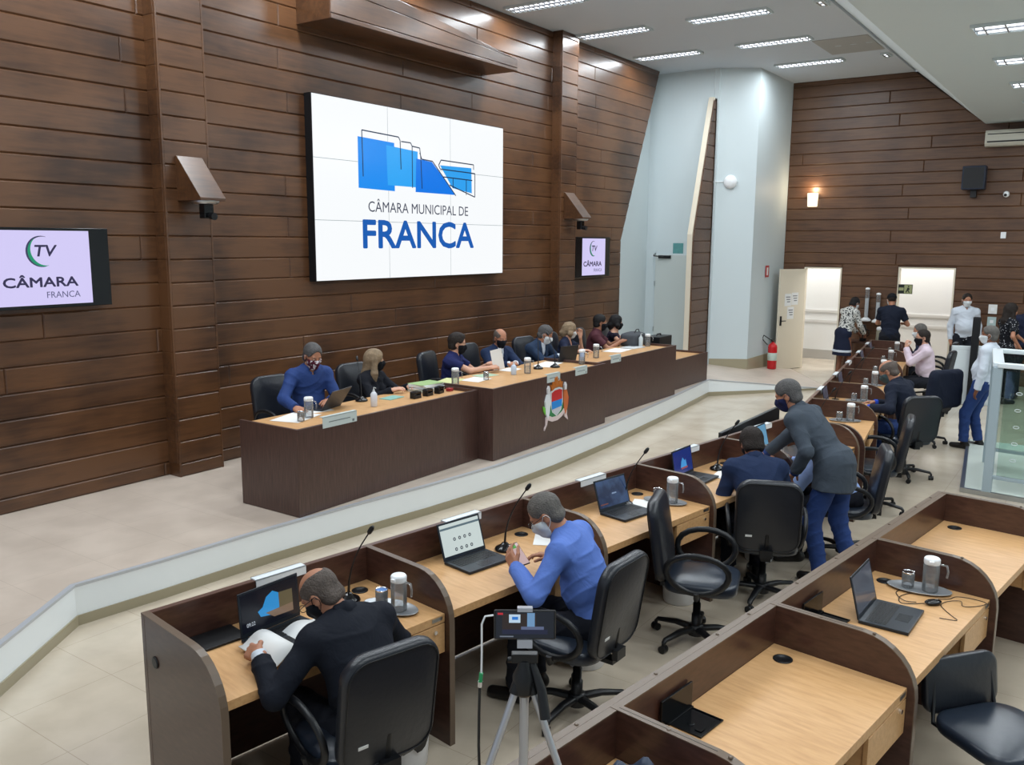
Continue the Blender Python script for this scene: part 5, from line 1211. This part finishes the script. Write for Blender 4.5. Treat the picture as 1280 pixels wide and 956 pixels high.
        for s in (1, -1):
            q.append(el(hd(.097, s*.033, .002), V3(.014, .019, .012)*S_, RH_, .010, 's'))
            q.append(el(hd(.076, s*.032, .000), V3(.013, .016, .012)*S_, RH_, .006))
            q.append(el(hd(-.008, s*.077, -.012), V3(.019, .009, .033)*S_, frame3(Hf+RH_[:, 1]*s*.35, Hu-Hf*.2), .006))
            q.append(el(hd(.001, s*.086, -.008), V3(.009, .005, .018)*S_, RH_, .004, 's'))
        return q
    # ---------------- body
    B = torso(-.006)
    for s in (1, -1):
        B += arm(s, -.002)+leg(s, -.004)
        hdv = (handdir or {}).get(s); fd = nrm(Wr[s]-El[s])
        if hdv: dd, nn = hdv
        else:
            dd = nrm(fd+V3(.25, -s*.25, -.15)); nn = V3(0, 0, 1)+V3(0, s*.35, 0)
        B += hand_prims(Wr[s], V3(dd), V3(nn), curl[0] if s == 1 else curl[1], s, S_)
        fo = feet[s][2]; fdv = V3(math.cos(math.radians(fo)), math.sin(math.radians(fo)), 0)
        B.append(rc(An[s]-fdv*.03+V3(0, 0, -.045), An[s]+fdv*.13*S_+V3(0, 0, -.055), .034, .026, .03))
    B += head_prims(); body = sdf_obj('body', B, h, SKIN[skin], root)
    # eyes, brows
    for s in (1, -1):
        m = MB(); m.ell(hd(.0855, s*.032, .001), (.0062*S_,)*3, 10, 8); e = m.build('eye', M_eye, body)
        m = MB(); m.ell(hd(.0895, s*.0315, .000), (.0042*S_,)*3, 8, 6); m.build('iris', M_iris, e)
        m = MB(); m.tube([hd(.089, s*.014, .0175), hd(.089, s*.032, .023), hd(.076, s*.050, .018)], [.003*S_, .0034*S_, .002*S_], 6); m.build('eyebrow', HAIR[hairc], body)
    # ---------------- clothes
    def torso_top(g, zcut, collar, noise, nm, mt, sleeve, gs, extra=(), hem=None, open_=None, necky=0):
        q = torso(g)
        for s in (1, -1):
            q += arm(s, gs, gs*1.0+.004, sleeve, cap=.0)
        if collar: q.append(rc(N-u2*.01, N+nk*.045*S_, .070*S_+collar, .064*S_+collar, .02, cap=0))
        q += list(extra)
        if hem is not None: q.append(cutp(P+u1*hem, -u1))
        if open_ is not None: q += open_
        if necky: q.append(el(N+u2*.03+f2*.045, V3(.075, necky, .06), R2, .01, 's'))
        return sdf_obj(nm, q, h, mt, root, noise)
    def vee(depth, wd, dz=0.):
        """wedge opened at the front of the chest"""
        tip = Ch+f2*.16-u2*(depth); a = N+f2*.06+u2*.05
        c = (tip+a)/2; Rv = frame3(f2, nrm(a-tip)); L_ = np.linalg.norm(a-tip)/2
        q = []
        q.append(rc(tip+f2*.04, a+f2*.02, .004, wd, .008, op='s')); return q
    fn_noise = (.008, 46, loc[1] % 3)
    if legs:
        kind, mt = legs[0], legs[1]
        if kind == 'trousers':
            q = [el(P+u1*.02*S_, (.122*S_, .172*S_+(.006 if fem else 0), .12*S_), R1, .04)]
            if belly: q.append(el(W_+f1*(.02+.05*belly)-u1*.08, (.11, .14, .08), R1, .04))
            for s in (1, -1): q += leg(s, .014, .018, cap=-.02)
            if seat is None: q.append(cutp(P+u1*.13*S_, u1))
            sdf_obj('trousers', q, h, mt, root, (.008, 50, 1))
        elif kind == 'skirt':
            q = [el(P+u1*.02, (.13, .185, .13), R1, .04)]; zc = .50*S_
            q.append(rc(P+V3(0, 0, 0), V3(0, 0, zc-.02), .155, .20, .04, sq=((1, 0, 0), 1.25), cap=-.0)); q.append(cutp(P+u1*.14, u1)); q.append(cutp((0, 0, zc), (0, 0, -1)))
            sk = sdf_obj('skirt', q, h, mt, root, (.006, 30, 2))
            q = [rc(V3(0, 0, zc+.10), V3(0, 0, zc+.06), .198, .200, 0, sq=((1, 0, 0), 1.25))]
            q += [cutp((0, 0, zc+.11), (0, 0, 1)), cutp((0, 0, zc+.06), (0, 0, -1))]; sdf_obj('hem_stripe', q, h, legs[2], sk)
    for s in (1, -1):
        fo = feet[s][2]; fdv = V3(math.cos(math.radians(fo)), math.sin(math.radians(fo)), 0); a0 = V3(An[s][0], An[s][1], 0)
        q = [rc(a0-fdv*.045*S_+V3(0, 0, .042), a0+fdv*.15*S_+V3(0, 0, .034), .043*S_, .037*S_, .02), rc(a0-fdv*.03+V3(0, 0, .05), a0+V3(0, 0, .10)-fdv*.01, .042, .045, .02, cap=0), cutp((0, 0, .002), (0, 0, -1))]
        so = sdf_obj('shoe', q, max(h, .007), shoe, root)
    if top:
        kind, mt = top[0], top[1]
        if kind == 'shirt':
            torso_top(.012, None, .004, fn_noise, 'shirt', mt, top[2] if len(top) > 2 else 1.0, .014, hem=(-.03 if seat is not None else -.07), necky=.03)
            if len(top) <= 3 or top[3]:
                q = [rc(N+u2*.012+L2*.05+f2*.02, N+u2*.0+f2*.085+L2*.018, .017, .012, .01, sq=(u2, .8)), rc(N+u2*.012-L2*.05+f2*.02, N+u2*.0+f2*.085-L2*.018, .017, .012, .01, sq=(u2, .8)), rc(N+u2*.02+L2*.05, N+u2*.025-f2*.055, .015, .015, .02), rc(N+u2*.02-L2*.05, N+u2*.025-f2*.055, .015, .015, .02)]
                sdf_obj('collar', q, min(h, .008), mt, root)
        elif kind == 'jacket':
            inner = top[2]; col_in = inner
            ex = []
            if seat is None:
                for s in (1, -1): ex.append(rc(P+V3(0, s*.05, .05), P+V3(-.0, s*.07, -.16)+u1*0, .135, .150, .06, cap=0, sq=((1, 0, 0), 1.05)))
            else:
                ex.append(rc(P-f1*.02, P-f1*.03-V3(0, 0, .06), .14*S_, .15*S_, .05, cap=0))
            for s in (1, -1): ex.append(el(Sh[s]+u2*.008, (.066*S_, .060*S_, .042*S_), R2, .03))
            op = vee(top[3] if len(top) > 3 else .06, .050)
            torso_top(.017, None, .002, (.0065, 34, loc[0] % 3), 'jacket', mt, .93, .015, extra=ex, hem=(-.10 if seat is not None else -.24), open_=op)
            q = [rc(N+u2*.024+L2*s*.060, N+u2*.034+L2*s*.040-f2*.045, .016, .017, .03, sq=(u2, .6)) for s in (1, -1)]+[rc(N+u2*.034+L2*s*.040-f2*.045, N+u2*.036-f2*.062, .017, .017, .03, sq=(u2, .6)) for s in (1, -1)]
            sdf_obj('jacket_collar', q, min(h, .008), mt, root)
            for s in (1, -1):
                v_ = nrm(Wr[s]-El[s]); w0 = El[s]+(Wr[s]-El[s])*.84
                sdf_obj('shirt_cuff', [rc(w0, Wr[s]+v_*.004, .040*S_, .037*S_, 0, cap=0), cutp(w0, -v_)], min(h, .008), col_in, root)
            # lapels
            lp = MB(); a = N+f2*.045
            for s in (1, -1):
                p0 = N+u2*.03+L2*s*.062-f2*.02; p1 = N-u2*.03+L2*s*.058+f2*.085; p2 = Ch+u2*.07+L2*s*.062+f2*.135*S_; p3 = Ch-u2*(top[3] if len(top) > 3 else .06)+f2*(.137*S_+.012)+L2*s*.006
                lp.tube([p0, p1, p2, p3], [.016, .024, .027, .010], 8, flat=.35)
            lp.build('lapels', mt, root)
            torso_top(.008, None, .008, None, 'shirt', col_in, .5, .0, hem=0.0)
            q = [rc(N+u2*.028+L2*.035+f2*.03, N+u2*.005+f2*.08+L2*.012, .016, .010, .01), rc(N+u2*.028-L2*.035+f2*.03, N+u2*.005+f2*.08-L2*.012, .016, .010, .01), rc(N+u2*.03+L2*.045, N+u2*.04-f2*.05, .014, .014, .02), rc(N+u2*.03-L2*.045, N+u2*.04-f2*.05, .014, .014, .02)]
            sdf_obj('collar', q, min(h, .008), col_in, root)
            if len(top) > 4 and top[4]:
                m = MB(); a = N+f2*.092-u2*.0; b = Ch+u2*.07+f2*.128*S_; c = Ch-u2*.10+f2*.132*S_
                m.tube([a, a-u2*.03+f2*.012, b, c, c-u2*.05], [.014, .010, .016, .02, .015], 8, flat=.4); m.build('tie', top[4], root)
        elif kind == 'dress':
            torso_top(.010, None, 0, fn_noise, 'top', mt, top[2], .010, hem=-.05, open_=[el(N+u2*.02+f2*.07, V3(.09, .075, .10), R2, .01, 's')]+([cutp(N+u2*.0, u2)] if top[2] <= .02 else []))
    # ---------------- hair
    if hair:
        HM = HAIR[hairc]; hh = min(h, .008)
        face = el(hd(.098, 0, -.020), V3(.060, .068, .108)*S_, RH_, .012, 's')
        sidecut = el(hd(.072, 0, -.048), V3(.074, .12, .086)*S_, RH_, .008, 's')
        earcut = [sidecut]+[el(hd(.012, s*.085, -.03), V3(.04, .03, .052)*S_, RH_, .008, 's') for s in (1, -1)]
        if hair in ('short', 'crop', 'bald', 'full'):
            g = {'short': .010, 'crop': .004, 'bald': .004, 'full': .017}[hair]
            q = [el(hd(-.014, 0, .033), (V3(.098, .076, .088)+g)*S_, RH_, .02), rc(hd(-.055, -.03, -.045), hd(-.055, .03, -.045), (.036+g)*S_, (.036+g)*S_, .03)]
            if hair == 'full': q.append(el(hd(.02, 0, .100), V3(.055, .06, .030)*S_, RH_, .02))
            q.append(face); q += earcut; q.append(cutp(hd(-.05, 0, -.082), -RH_[:, 2]+RH_[:, 0]*.0))
            q.append(Prim('cut', None, (lambda c, n: (lambda X, Y, Z: (X-c[0])*n[0]+(Y-c[1])*n[1]+(Z-c[2])*n[2]))(hd(.068, 0, .05), nrm(RH_[:, 0]-RH_[:, 2]*.35)), 0, 'cut'))
            if hair == 'bald': q.append(el(hd(.025, 0, .115), V3(.125, .060, .072)*S_, RH_, .012, 's'))
            sdf_obj('hair', q, hh, HM, root, (.0015, 120, 0))
        elif hair in ('long', 'bob'):
            q = [el(hd(-.016, 0, .034), (V3(.098, .076, .088)+.018)*S_, RH_, .02)]
            ln = .30 if hair == 'long' else .10
            dn = nrm(-Hu*.6+V3(0, 0, -1)*.8-u2*.2)
            for s in (1, -1):
                a_ = hd(-.01, s*.078, .01); b_ = a_+dn*ln*.55*S_+RH_[:, 1]*s*.012; c_ = a_+dn*ln*S_+RH_[:, 0]*.01
                q += [rc(a_, b_, .034*S_, .040*S_, .03, sq=(RH_[:, 1], 1.3)), rc(b_, c_, .040*S_, .020*S_, .03)]
            a_ = hd(-.06, 0, .0); b_ = a_+dn*ln*.6*S_-f2*.03; c_ = a_+dn*ln*1.05*S_-f2*.03
            q += [rc(a_, b_, .070*S_, .070*S_, .03), rc(b_, c_, .068*S_, .03*S_, .03)]
            q.append(el(hd(.105, 0, -.04), V3(.075, .060, .115)*S_, RH_, .012, 's'))
            sdf_obj('hair', q, hh, HM, root, (.004, 60, 1))
        elif hair == 'cap':
            q = [el(hd(-.014, 0, .033), (V3(.098, .076, .088)+.004)*S_, RH_, .02), face]+earcut+[cutp(hd(-.05, 0, -.06), -RH_[:, 2])]
            sdf_obj('hair', q, hh, HM, root)
            q = [el(hd(-.010, 0, .045), (V3(.098, .076, .082)+.014)*S_, RH_, .02), cutp(hd(0, 0, .030), -RH_[:, 2]), ]
            q.append(Prim('u', (hd(.12, 0, .03)-.12, hd(.12, 0, .03)+.12), el(hd(.115, 0, .036), V3(.075, .070, .010)*S_, frame3(Hf-Hu*.25, Hu)).fn, .01, 'u'))
            sdf_obj('cap', q, hh, M_blackmask, root)
    if mask:
        mm_ = mask; g = .006
        q = [el(hd(.030, 0, -.045), (V3(.060, .057, .074)+g)*S_, RH_, .025), rc(hd(.055, -.012, -.098), hd(.055, .012, -.098), (.024+g)*S_, (.024+g)*S_, .02), el(hd(.052, .036, -.028), (V3(.03, .028, .032)+g)*S_, RH_, .015), el(hd(.052, -.036, -.028), (V3(.03, .028, .032)+g)*S_, RH_, .015),
             rc(hd(.094, 0, -.008), hd(.108, 0, -.034), (.012+g)*S_, (.014+g)*S_, .02), rc(hd(.10, 0, -.05), hd(.088, 0, -.085), .018*S_, .018*S_, .03),
             cutp(hd(.0, 0, -.014), nrm(RH_[:, 2]+RH_[:, 0]*-.12)), cutp(hd(.018, 0, -.05), nrm(-RH_[:, 0]-RH_[:, 2]*.15))]
        mo = sdf_obj('face_mask', q, min(h, .007), mm_, root)
        for s in (1, -1): m = MB(); m.tube([hd(.035, s*.066, -.025), hd(.0, s*.085, .008), hd(-.022, s*.088, .006), hd(-.03, s*.084, -.02), hd(-.018, s*.078, -.04), hd(.03, s*.062, -.075)], .0018, 5); m.build('ear_loop', mm_, mo)
    if glasses:
        m = MB()
        for s in (1, -1):
            m.tube([hd(.108, s*.034+.025*math.cos(t*PI/7), -.001+.018*math.sin(t*PI/7)) for t in range(14)], .0019, 5, closed=True)
            m.tube([hd(.106, s*.058, .004), hd(.05, s*.079, .006), hd(-.012, s*.083, .004), hd(-.025, s*.082, -.012)], .002, 5)
        m.tube([hd(.108, -.010, .002), hd(.111, 0, .005), hd(.108, .010, .002)], .0019, 5); m.build('spectacles', M_frame, root)
    root['_n'] = 0; del root['_n']
    return root, dict(Wr=Wr, El=El, Hc=Hc, RH=RH_, N=N, Ch=Ch, R2=R2, P=P)
def hold(root, name, label, cat, fn, **kw):
    """a thing held in a hand: own top-level object placed through the person's frame"""
    o = fn(); M_ = Matrix.Translation(root.location) @ Matrix.Rotation(root.rotation_euler.z, 4, 'Z'); o.matrix_world = M_; tag(o, label, cat); return o
F_navy = fabric('navy suit wool', (30, 44, 74), .8); F_black = fabric('black suit wool', (20, 24, 34), .8); F_blue = fabric('cornflower blue shirt', (92, 122, 196), .75)
F_dkblue = fabric('dark blue shirt', (44, 66, 120), .75); F_white = fabric('white shirt', (205, 212, 222), .75, .04); F_grey = fabric('charcoal blazer', (66, 74, 84), .85, .2)
F_jeans = fabric('blue jeans', (42, 64, 116), .85, .25); F_dark = fabric('dark trousers', (28, 30, 38), .85); F_blacktop = fabric('black blouse', (22, 24, 32), .8)
F_maroon = fabric('maroon shirt', (78, 42, 50), .8); F_polo = fabric('navy polo', (32, 38, 84), .8); F_pale = fabric('pale blue shirt', (150, 174, 222), .75, .05)
F_pink = fabric('pale pink shirt', (214, 196, 208), .8, .04); F_suit2 = fabric('blue grey suit', (36, 52, 76), .8); F_navydress = fabric('navy dress', (30, 36, 58), .8)
F_floral = fabric('black and white printed blouse', (205, 205, 200), .8, pattern=('blotch', (50, 52, 54), 34, .54)); F_dots = fabric('dotted black blouse', (22, 24, 30), .8, pattern=('dots', (200, 200, 205), 34, .22))
F_strap = fabric('dark printed top', (34, 30, 46), .8, pattern=('blotch', (96, 80, 110), 30, .62)); F_pmask = fabric('patterned mask', (84, 34, 50), .8, pattern=('blotch', (205, 200, 205), 26, .56)); F_jacketn = fabric('navy jacket', (24, 30, 46), .8)
F_skirt = fabric('navy skirt', (28, 34, 54), .85); F_gmask = fabric('grey mask', (70, 88, 92), .8); F_navymask = fabric('navy mask', (30, 34, 70), .8)
def loc_of(loc, deg, p):
    a = math.radians(-deg); x, y = p[0]-loc[0], p[1]-loc[1]; return (x*math.cos(a)-y*math.sin(a), x*math.sin(a)+y*math.cos(a), p[2]-loc[2])
def HW(loc, deg, l, r): return {1: loc_of(loc, deg, l), -1: loc_of(loc, deg, r)}
def vec_l(deg, v):
    a = math.radians(-deg); return (v[0]*math.cos(a)-v[1]*math.sin(a), v[0]*math.sin(a)+v[1]*math.cos(a), v[2])
def P_(loc, deg, label, l, r, hd=None, **kw):
    if hd: kw['handdir'] = {s: (vec_l(deg, d), vec_l(deg, n)) for s, (d, n) in hd.items()}
    return person(loc, deg, label, hands=HW(loc, deg, l, r), **kw)
GP = 'people seated at the front bench'; GQ = 'people seated on the dais'; GT = 'people standing in the hall'
# -- front bench
P_((-2.60, 2.67, 0), 170, 'man in black jacket seated with his back to us, head bent over papers', (-3.06, 2.40, .83), (-2.98, 2.92, .80), seat=.41, lean=12, chest_bend=26, head=(42, 30, 0), hair='bald', hairc='stubble', skin='tan', top=('jacket', F_black, F_white), legs=('trousers', F_dark), mask=M_blackmask, glasses=True, h=.006, sc=.98, wide=1.16, belly=.3, poles={1: (-.1, .8, -.7), -1: (-.1, -.8, -.7)}, hd={1: ((-.75, .1, -.1), (.2, -.7, .7)), -1: ((-.9, .1, -.2), (0, .3, 1))}, curl=(.75, .4), group=GP)
P_((-2.27, 4.16, 0), 192, 'grey haired man in blue shirt with white mask looking at the phone in his hands', (-2.66, 3.89, .86), (-2.60, 4.20, .85), seat=.47, lean=10, chest_bend=22, head=(40, 12, 0), hair='crop', hairc='grey', skin='tan', top=('shirt', F_blue), legs=('trousers', F_dark), mask=M_whitemask, glasses=True, h=.006, wide=1.05, belly=.35, poles={1: (-.2, .9, -.8), -1: (-.3, -.9, -.6)}, hd={1: ((-.6, .25, .55), (-.3, -.9, .2)), -1: ((-.75, -.45, .1), (.1, .3, 1))}, curl=(.5, .45), group=GP)
P_((-2.05, 6.30, 0), 125, 'man in navy suit seated with his back to us, elbows on the desk', (-2.42, 6.58, .81), (-2.14, 6.82, .81), seat=.46, lean=16, chest_bend=20, head=(35, 0, 0), hair='full', hairc='dark', skin='olive', top=('jacket', F_navy, F_white), legs=('trousers', F_dark), mask=M_blackmask, h=.0065, wide=1.08, poles={1: (-.4, .45, -1), -1: (-.4, -.45, -1)}, group=GP)
P_((-1.70, 6.98, 0), 172, 'grey haired man in charcoal blazer and jeans standing and bending over the desk', (-1.98, 6.84, .88), (-2.35, 7.2, .90), lean=30, chest_bend=14, head=(26, 12, 0), hair='short', hairc='saltpepper', skin='tan', top=('jacket', F_grey, F_dkblue), legs=('trousers', F_jeans), mask=F_navymask, h=.006, hip_z=.93, wide=1.02, feet={1: (.02, .12, 5), -1: (-.14, -.13, -10)}, poles={1: (-1, .6, .1), -1: (-.6, -.6, -.5)}, group=GT)
P_((-1.74, 7.60, 0), 215, 'person in pale blue shirt seated behind the standing man in blazer, bending forward', (-2.25, 7.30, .82), (-2.25, 7.65, .80), seat=.47, lean=28, chest_bend=28, head=(30, 0, 0), hair='short', hairc='dark', skin='tan', top=('shirt', F_pale), legs=('trousers', F_dark), mask=M_whitemask, h=.009, belly=.2, wide=1.05, group=GP)
P_((-1.82, 10.82, 0), 165, 'balding man in dark jacket over bright blue shirt looking down, grey mask', (-2.25, 10.55, .81), (-2.27, 10.95, .81), seat=.47, lean=12, chest_bend=16, head=(32, 12, 0), hair='bald', hairc='stubble', skin='tan', top=('jacket', F_jacketn, fabric('royal blue shirt', (36, 74, 190), .7)), legs=('trousers', F_jeans), mask=F_gmask, glasses=True, h=.008, sc=1.05, wide=1.05, poles={1: (-.2, .8, -.8), -1: (-.2, -.8, -.8)}, group=GP)
P_((-2.32, 15.0, 0), 195, 'man in pale pink shirt with black mask and glasses, hands raised to his chin', (-2.66, 14.85, 1.06), (-2.70, 15.08, 1.04), seat=.47, lean=6, chest_bend=8, head=(5, 12, 0), hair='short', hairc='dark', skin='fair', top=('shirt', F_pink), legs=('trousers', F_dark), mask=M_blackmask, glasses=True, h=.010, wide=1.08, belly=.4, hd={1: ((0, .2, 1), (-.8, -.6, 0)), -1: ((0, -.2, 1), (-.8, -.6, 0))}, poles={1: (-.1, .5, -1), -1: (-.1, -.5, -1)}, curl=(1, 1), group=GP)
P_((-2.55, 16.1, 0), 190, 'grey haired man with white mask partly hidden behind the man in pink shirt', (-2.95, 15.9, .82), (-2.95, 16.3, .82), seat=.47, lean=4, chest_bend=10, head=(10, 15, 0), hair='short', hairc='grey', skin='tan', top=('shirt', F_navydress), legs=('trousers', F_dark), mask=M_whitemask, h=.010, group=GP)
# -- dais
d = ST
P_((-6.790, 6.060, d), -18, 'man in dark blue shirt with patterned mask at the left end of the dais', (-6.38, 6.0, 1.11), (-6.43, 5.60, 1.09), seat=.47, lean=8, chest_bend=6, head=(22, 4, 0), hair='short', hairc='saltpepper', skin='tan', top=('shirt', F_dkblue), legs=('trousers', F_dark), mask=F_pmask, sc=1.03, wide=1.05, belly=.2, poles={1: (-.3, .7, -.7), -1: (-.3, -.7, -.7)}, group=GQ)
P_((-6.810, 6.990, d), 6, 'woman with long dark blond hair and black blouse looking right', (-6.38, 7.20, 1.09), (-6.38, 6.92, 1.09), seat=.35, lean=5, chest_bend=4, head=(4, 42, 0), hair='long', hairc='blond', skin='fair', fem=True, top=('shirt', F_blacktop, 1.0, False), legs=('trousers', F_dark), mask=M_blackmask, sc=0.946, poles={1: (-.3, .6, -.9), -1: (-.3, -.6, -.9)}, group=GQ)
P_((-6.830, 8.440, d), 22, 'young man in navy polo shirt turning right and holding up a white sheet', (-6.42, 8.78, 1.17), (-6.33, 8.66, 1.14), seat=.35, sc=1.020, lean=6, chest_bend=4, head=(10, 16, 0), hair='full', hairc='dark', skin='fair', top=('shirt', F_polo, .30), legs=('trousers', F_dark), mask=M_blackmask, curl=(.9, .9), hd={1: ((.5, .75, .1), (0, -.6, .7)), -1: ((.5, .75, .1), (.2, -.3, .8))}, poles={1: (-.3, .5, -1), -1: (-.2, -.8, -.8)}, group=GQ)
P_((-6.880, 9.480, d), -16, 'bald man in navy suit and black tie with black mask, hands folded', (-6.43, 9.36, 1.11), (-6.44, 9.26, 1.11), seat=.35, sc=1.009, lean=6, chest_bend=8, head=(14, -4, 0), hair='bald', hairc='stubble', skin='tan', top=('jacket', F_navy, F_white, .10, M_blackmask), legs=('trousers', F_dark), mask=M_blackmask, wide=1.08, curl=(.8, .8), hd={1: ((.3, -.9, 0), (.2, .1, 1)), -1: ((.3, .9, 0), (.2, -.1, 1))}, poles={1: (-.2, .9, -.6), -1: (-.2, -.9, -.6)}, group=GQ)
P_((-6.830, 10.340, d), -4, 'grey haired man in blue grey suit with white mask typing at the centre right', (-6.38, 10.52, 1.11), (-6.36, 10.36, 1.11), seat=.35, sc=1.020, lean=10, chest_bend=10, head=(26, 30, 0), hair='short', hairc='saltpepper', skin='tan', top=('jacket', F_suit2, F_white, .10), legs=('trousers', F_dark), mask=M_whitemask, wide=1.05, poles={1: (-.3, .7, -.7), -1: (-.2, -.9, -.5)}, group=GQ)
P_((-6.860, 11.240, d), 18, 'woman with blond bob and short sleeved navy dress, hand raised to her face', (-6.56, 11.27, 1.30), (-6.38, 11.05, 1.12), seat=.35, lean=6, chest_bend=4, head=(10, 28, 0), hair='bob', hairc='blond', skin='fair', fem=True, top=('dress', F_navydress, .34), legs=('trousers', F_dark), mask=M_whitemask, sc=0.936, wide=1.1, belly=.3, curl=(1, .5), hd={1: ((0, .0, 1), (-.3, .9, .2)), -1: ((.8, .3, 0), (0, 0, 1))}, poles={1: (.1, .5, -1), -1: (-.2, -.9, -.6)}, group=GQ)
P_((-6.860, 12.100, d), 26, 'dark haired man in maroon shirt with black mask turned to the right', (-6.44, 12.42, 1.16), (-6.36, 12.22, 1.15), seat=.35, sc=1.020, lean=8, chest_bend=6, head=(8, 16, 0), hair='short', hairc='black', skin='olive', top=('shirt', F_maroon, .34), legs=('trousers', F_dark), mask=M_blackmask, curl=(.9, .9), group=GQ)
P_((-6.840, 12.740, d), 26, 'black haired woman in sleeveless dark top looking right at the end of the dais', (-6.42, 12.92, 1.13), (-6.38, 12.78, 1.12), seat=.35, lean=5, chest_bend=4, head=(4, 20, 0), hair='bob', hairc='black', skin='fair', fem=True, top=('dress', F_strap, .02), legs=('trousers', F_dark), mask=M_blackmask, sc=0.946, curl=(.9, .9), group=GQ)
# -- standing at the back
P_((-4.42, 18.02, 0), 62, 'woman in printed blouse and navy skirt with white hem stripe at the rear table', (-4.25, 18.42, .92), (-4.08, 18.30, .92), lean=16, chest_bend=8, head=(30, -4, 0), hair='short', hairc='black', skin='brown', fem=True, top=('shirt', F_floral, 1.0, False), legs=('skirt', F_skirt, F_white), mask=M_whitemask, sc=.97, h=.010, wide=1.08, belly=.2, group=GT)
P_((-3.55, 18.05, 0), 100, 'man in black cap and dark T-shirt with his back to us at the rear table', (-3.75, 18.42, 1.12), (-3.38, 18.42, 1.15), lean=4, chest_bend=6, head=(16, 12, 0), hair='cap', hairc='dark', skin='tan', top=('shirt', F_jacketn, .34, False), legs=('trousers', F_dark), h=.010, wide=1.12, belly=.3, mask=M_whitemask, group=GT)
P_((-2.30, 18.41, 0), -72, 'tall man in white shirt and white mask standing with hands in his pockets', (-2.06, 18.48, .90), (-2.52, 18.36, .90), lean=-3, chest_bend=0, head=(6, 0, 0), hair='short', hairc='dark', skin='tan', top=('shirt', F_white), legs=('trousers', F_dark), mask=M_whitemask, sc=1.02, h=.010, wide=1.04, belly=.5, group=GT, poles={1: (-.8, .9, 0), -1: (-.8, -.9, 0)})
P_((-1.33, 12.82, 0), 168, 'grey haired man in white shirt and blue jeans leaning back against the railing', (-1.36, 12.55, .84), (-1.42, 13.06, .86), lean=-7, chest_bend=2, head=(4, 14, 0), hair='short', hairc='grey', skin='brown', top=('shirt', F_white), legs=('trousers', F_jeans), mask=M_whitemask, sc=.95, h=.009, feet={1: (.14, .10, 0), -1: (.02, -.10, -8)}, hip_z=.88, poles={1: (-.7, .8, -.2), -1: (-.7, -.8, -.2)}, belly=.2, group=GT)
P_((-1.46, 16.9, 0), 40, 'woman with long dark hair and dotted black blouse seen from behind', (-1.15, 17.2, 1.0), (-1.25, 16.75, 1.0), lean=0, chest_bend=2, head=(4, 0, 0), hair='long', hairc='dark', skin='tan', fem=True, top=('shirt', F_dots, .34, False), legs=('trousers', F_dark), h=.010, sc=.98, group=GT)
P_((-1.20, 17.55, 0), -95, 'grey haired man with white mask facing us beside the woman with long dark hair', (-1.0, 17.35, 1.0), (-1.4, 17.38, 1.0), lean=0, chest_bend=2, head=(8, 0, 0), hair='short', hairc='grey', skin='tan', top=('shirt', F_navydress), legs=('trousers', F_dark), mask=M_whitemask, h=.010, sc=1.0, group=GT)
# -- things held or left on chairs
r = empty('smartphone', (-2.69, 3.965, .915), 0, 'phone with pinkish screen held up in the left hand of the man in blue shirt', 'phone')
Tq = Matrix.Rotation(math.radians(-12), 4, 'Z') @ Matrix.Rotation(math.radians(-50), 4, 'Y')
m = MB(); m.box(-.004, .004, -.037, .037, -.076, .076, Tq); b = m.build('phone_body', M_black, r, bevel=.003)
m = MB(); m.box(.004, .0048, -.033, .033, -.07, .07, Tq); m.build('screen', emis('pink screen', (214, 186, 186), .8), b); m = MB(); m.box(.0048, .0053, -.028, .01, .04, .066, Tq); m.build('screen_picture', emis('green patch', (90, 170, 80), .8), b)
r = empty('open_book', (-3.12, 2.66, .7505), math.radians(172), 'open white booklet with curling pages under the hands of the man in black jacket', 'booklet')
for s, a in ((1, .10), (-1, -.05)):
    v = []; f = []; n = 10
    for i in range(n+1):
        t = i/n
        for j in (0, 1): v.append((-.16+.30*j, s*(.003+.215*t), .008+.055*math.sin(PI*min(1, t*1.15))*(1 if s > 0 else .55)+.035*j*(0)+.02*t))
    for i in range(n): f.append((2*i, 2*i+1, 2*i+3, 2*i+2))
    v2 = [(x, y, z-.006) for x, y, z in v]; N_ = len(v); f2 = [tuple(q+N_ for q in reversed(ff)) for ff in f]
    rim = [(2*i, 2*i+2, 2*i+2+N_, 2*i+N_) for i in range(n)]+[(2*i+1, 2*i+1+N_, 2*i+3+N_, 2*i+3) for i in range(n)]+[(0, N_, N_+1, 1), (2*n, 2*n+1, 2*n+1+N_, 2*n+N_)]
    m = MB(); m.add(v+v2, f+f2+rim, True); m.build('page_block', M_paper, r)
sheet_o = MB(); sheet_o.box(-.001, .001, -.075, .075, -.13, .13, Matrix.Rotation(.2, 4, 'X')); o = sheet_o.build('paper_sheet', M_paper); o.location = (-6.29, 8.76, 1.235); o.rotation_euler = (0, 0, math.radians(-35)); tag(o, 'white sheet held upright between the young man in polo and the bald man', 'paper')
# lanyard badge of the young man, neck cord of the man in blue shirt omitted where hidden
q = [bx((0, 0, .70), (.055, .25, .25), None, .05, .05), rc((-.0, -.22, .62), (.04, .27, .62), .06, .06, .05), rc((.02, .25, .86), (.03, .27, .42), .05, .06, .04), rc((.02, -.25, .86), (.03, -.26, .55), .045, .05, .04)]
r = empty('hanging_jacket', (-2.0, 12.75, 0), math.radians(150), 'dark navy jacket draped over the back of an office chair', 'jacket')
q = [bx((-.30, 0, .80), (.065, .27, .26), None, .06, .05), rc((-.30, .24, .96), (-.28, .29, .52), .05, .06, .05), rc((-.30, -.24, .96), (-.28, -.28, .60), .05, .05, .05)]
sdf_obj('jacket_cloth', q, .010, F_jacketn, r, (.008, 20, 1))
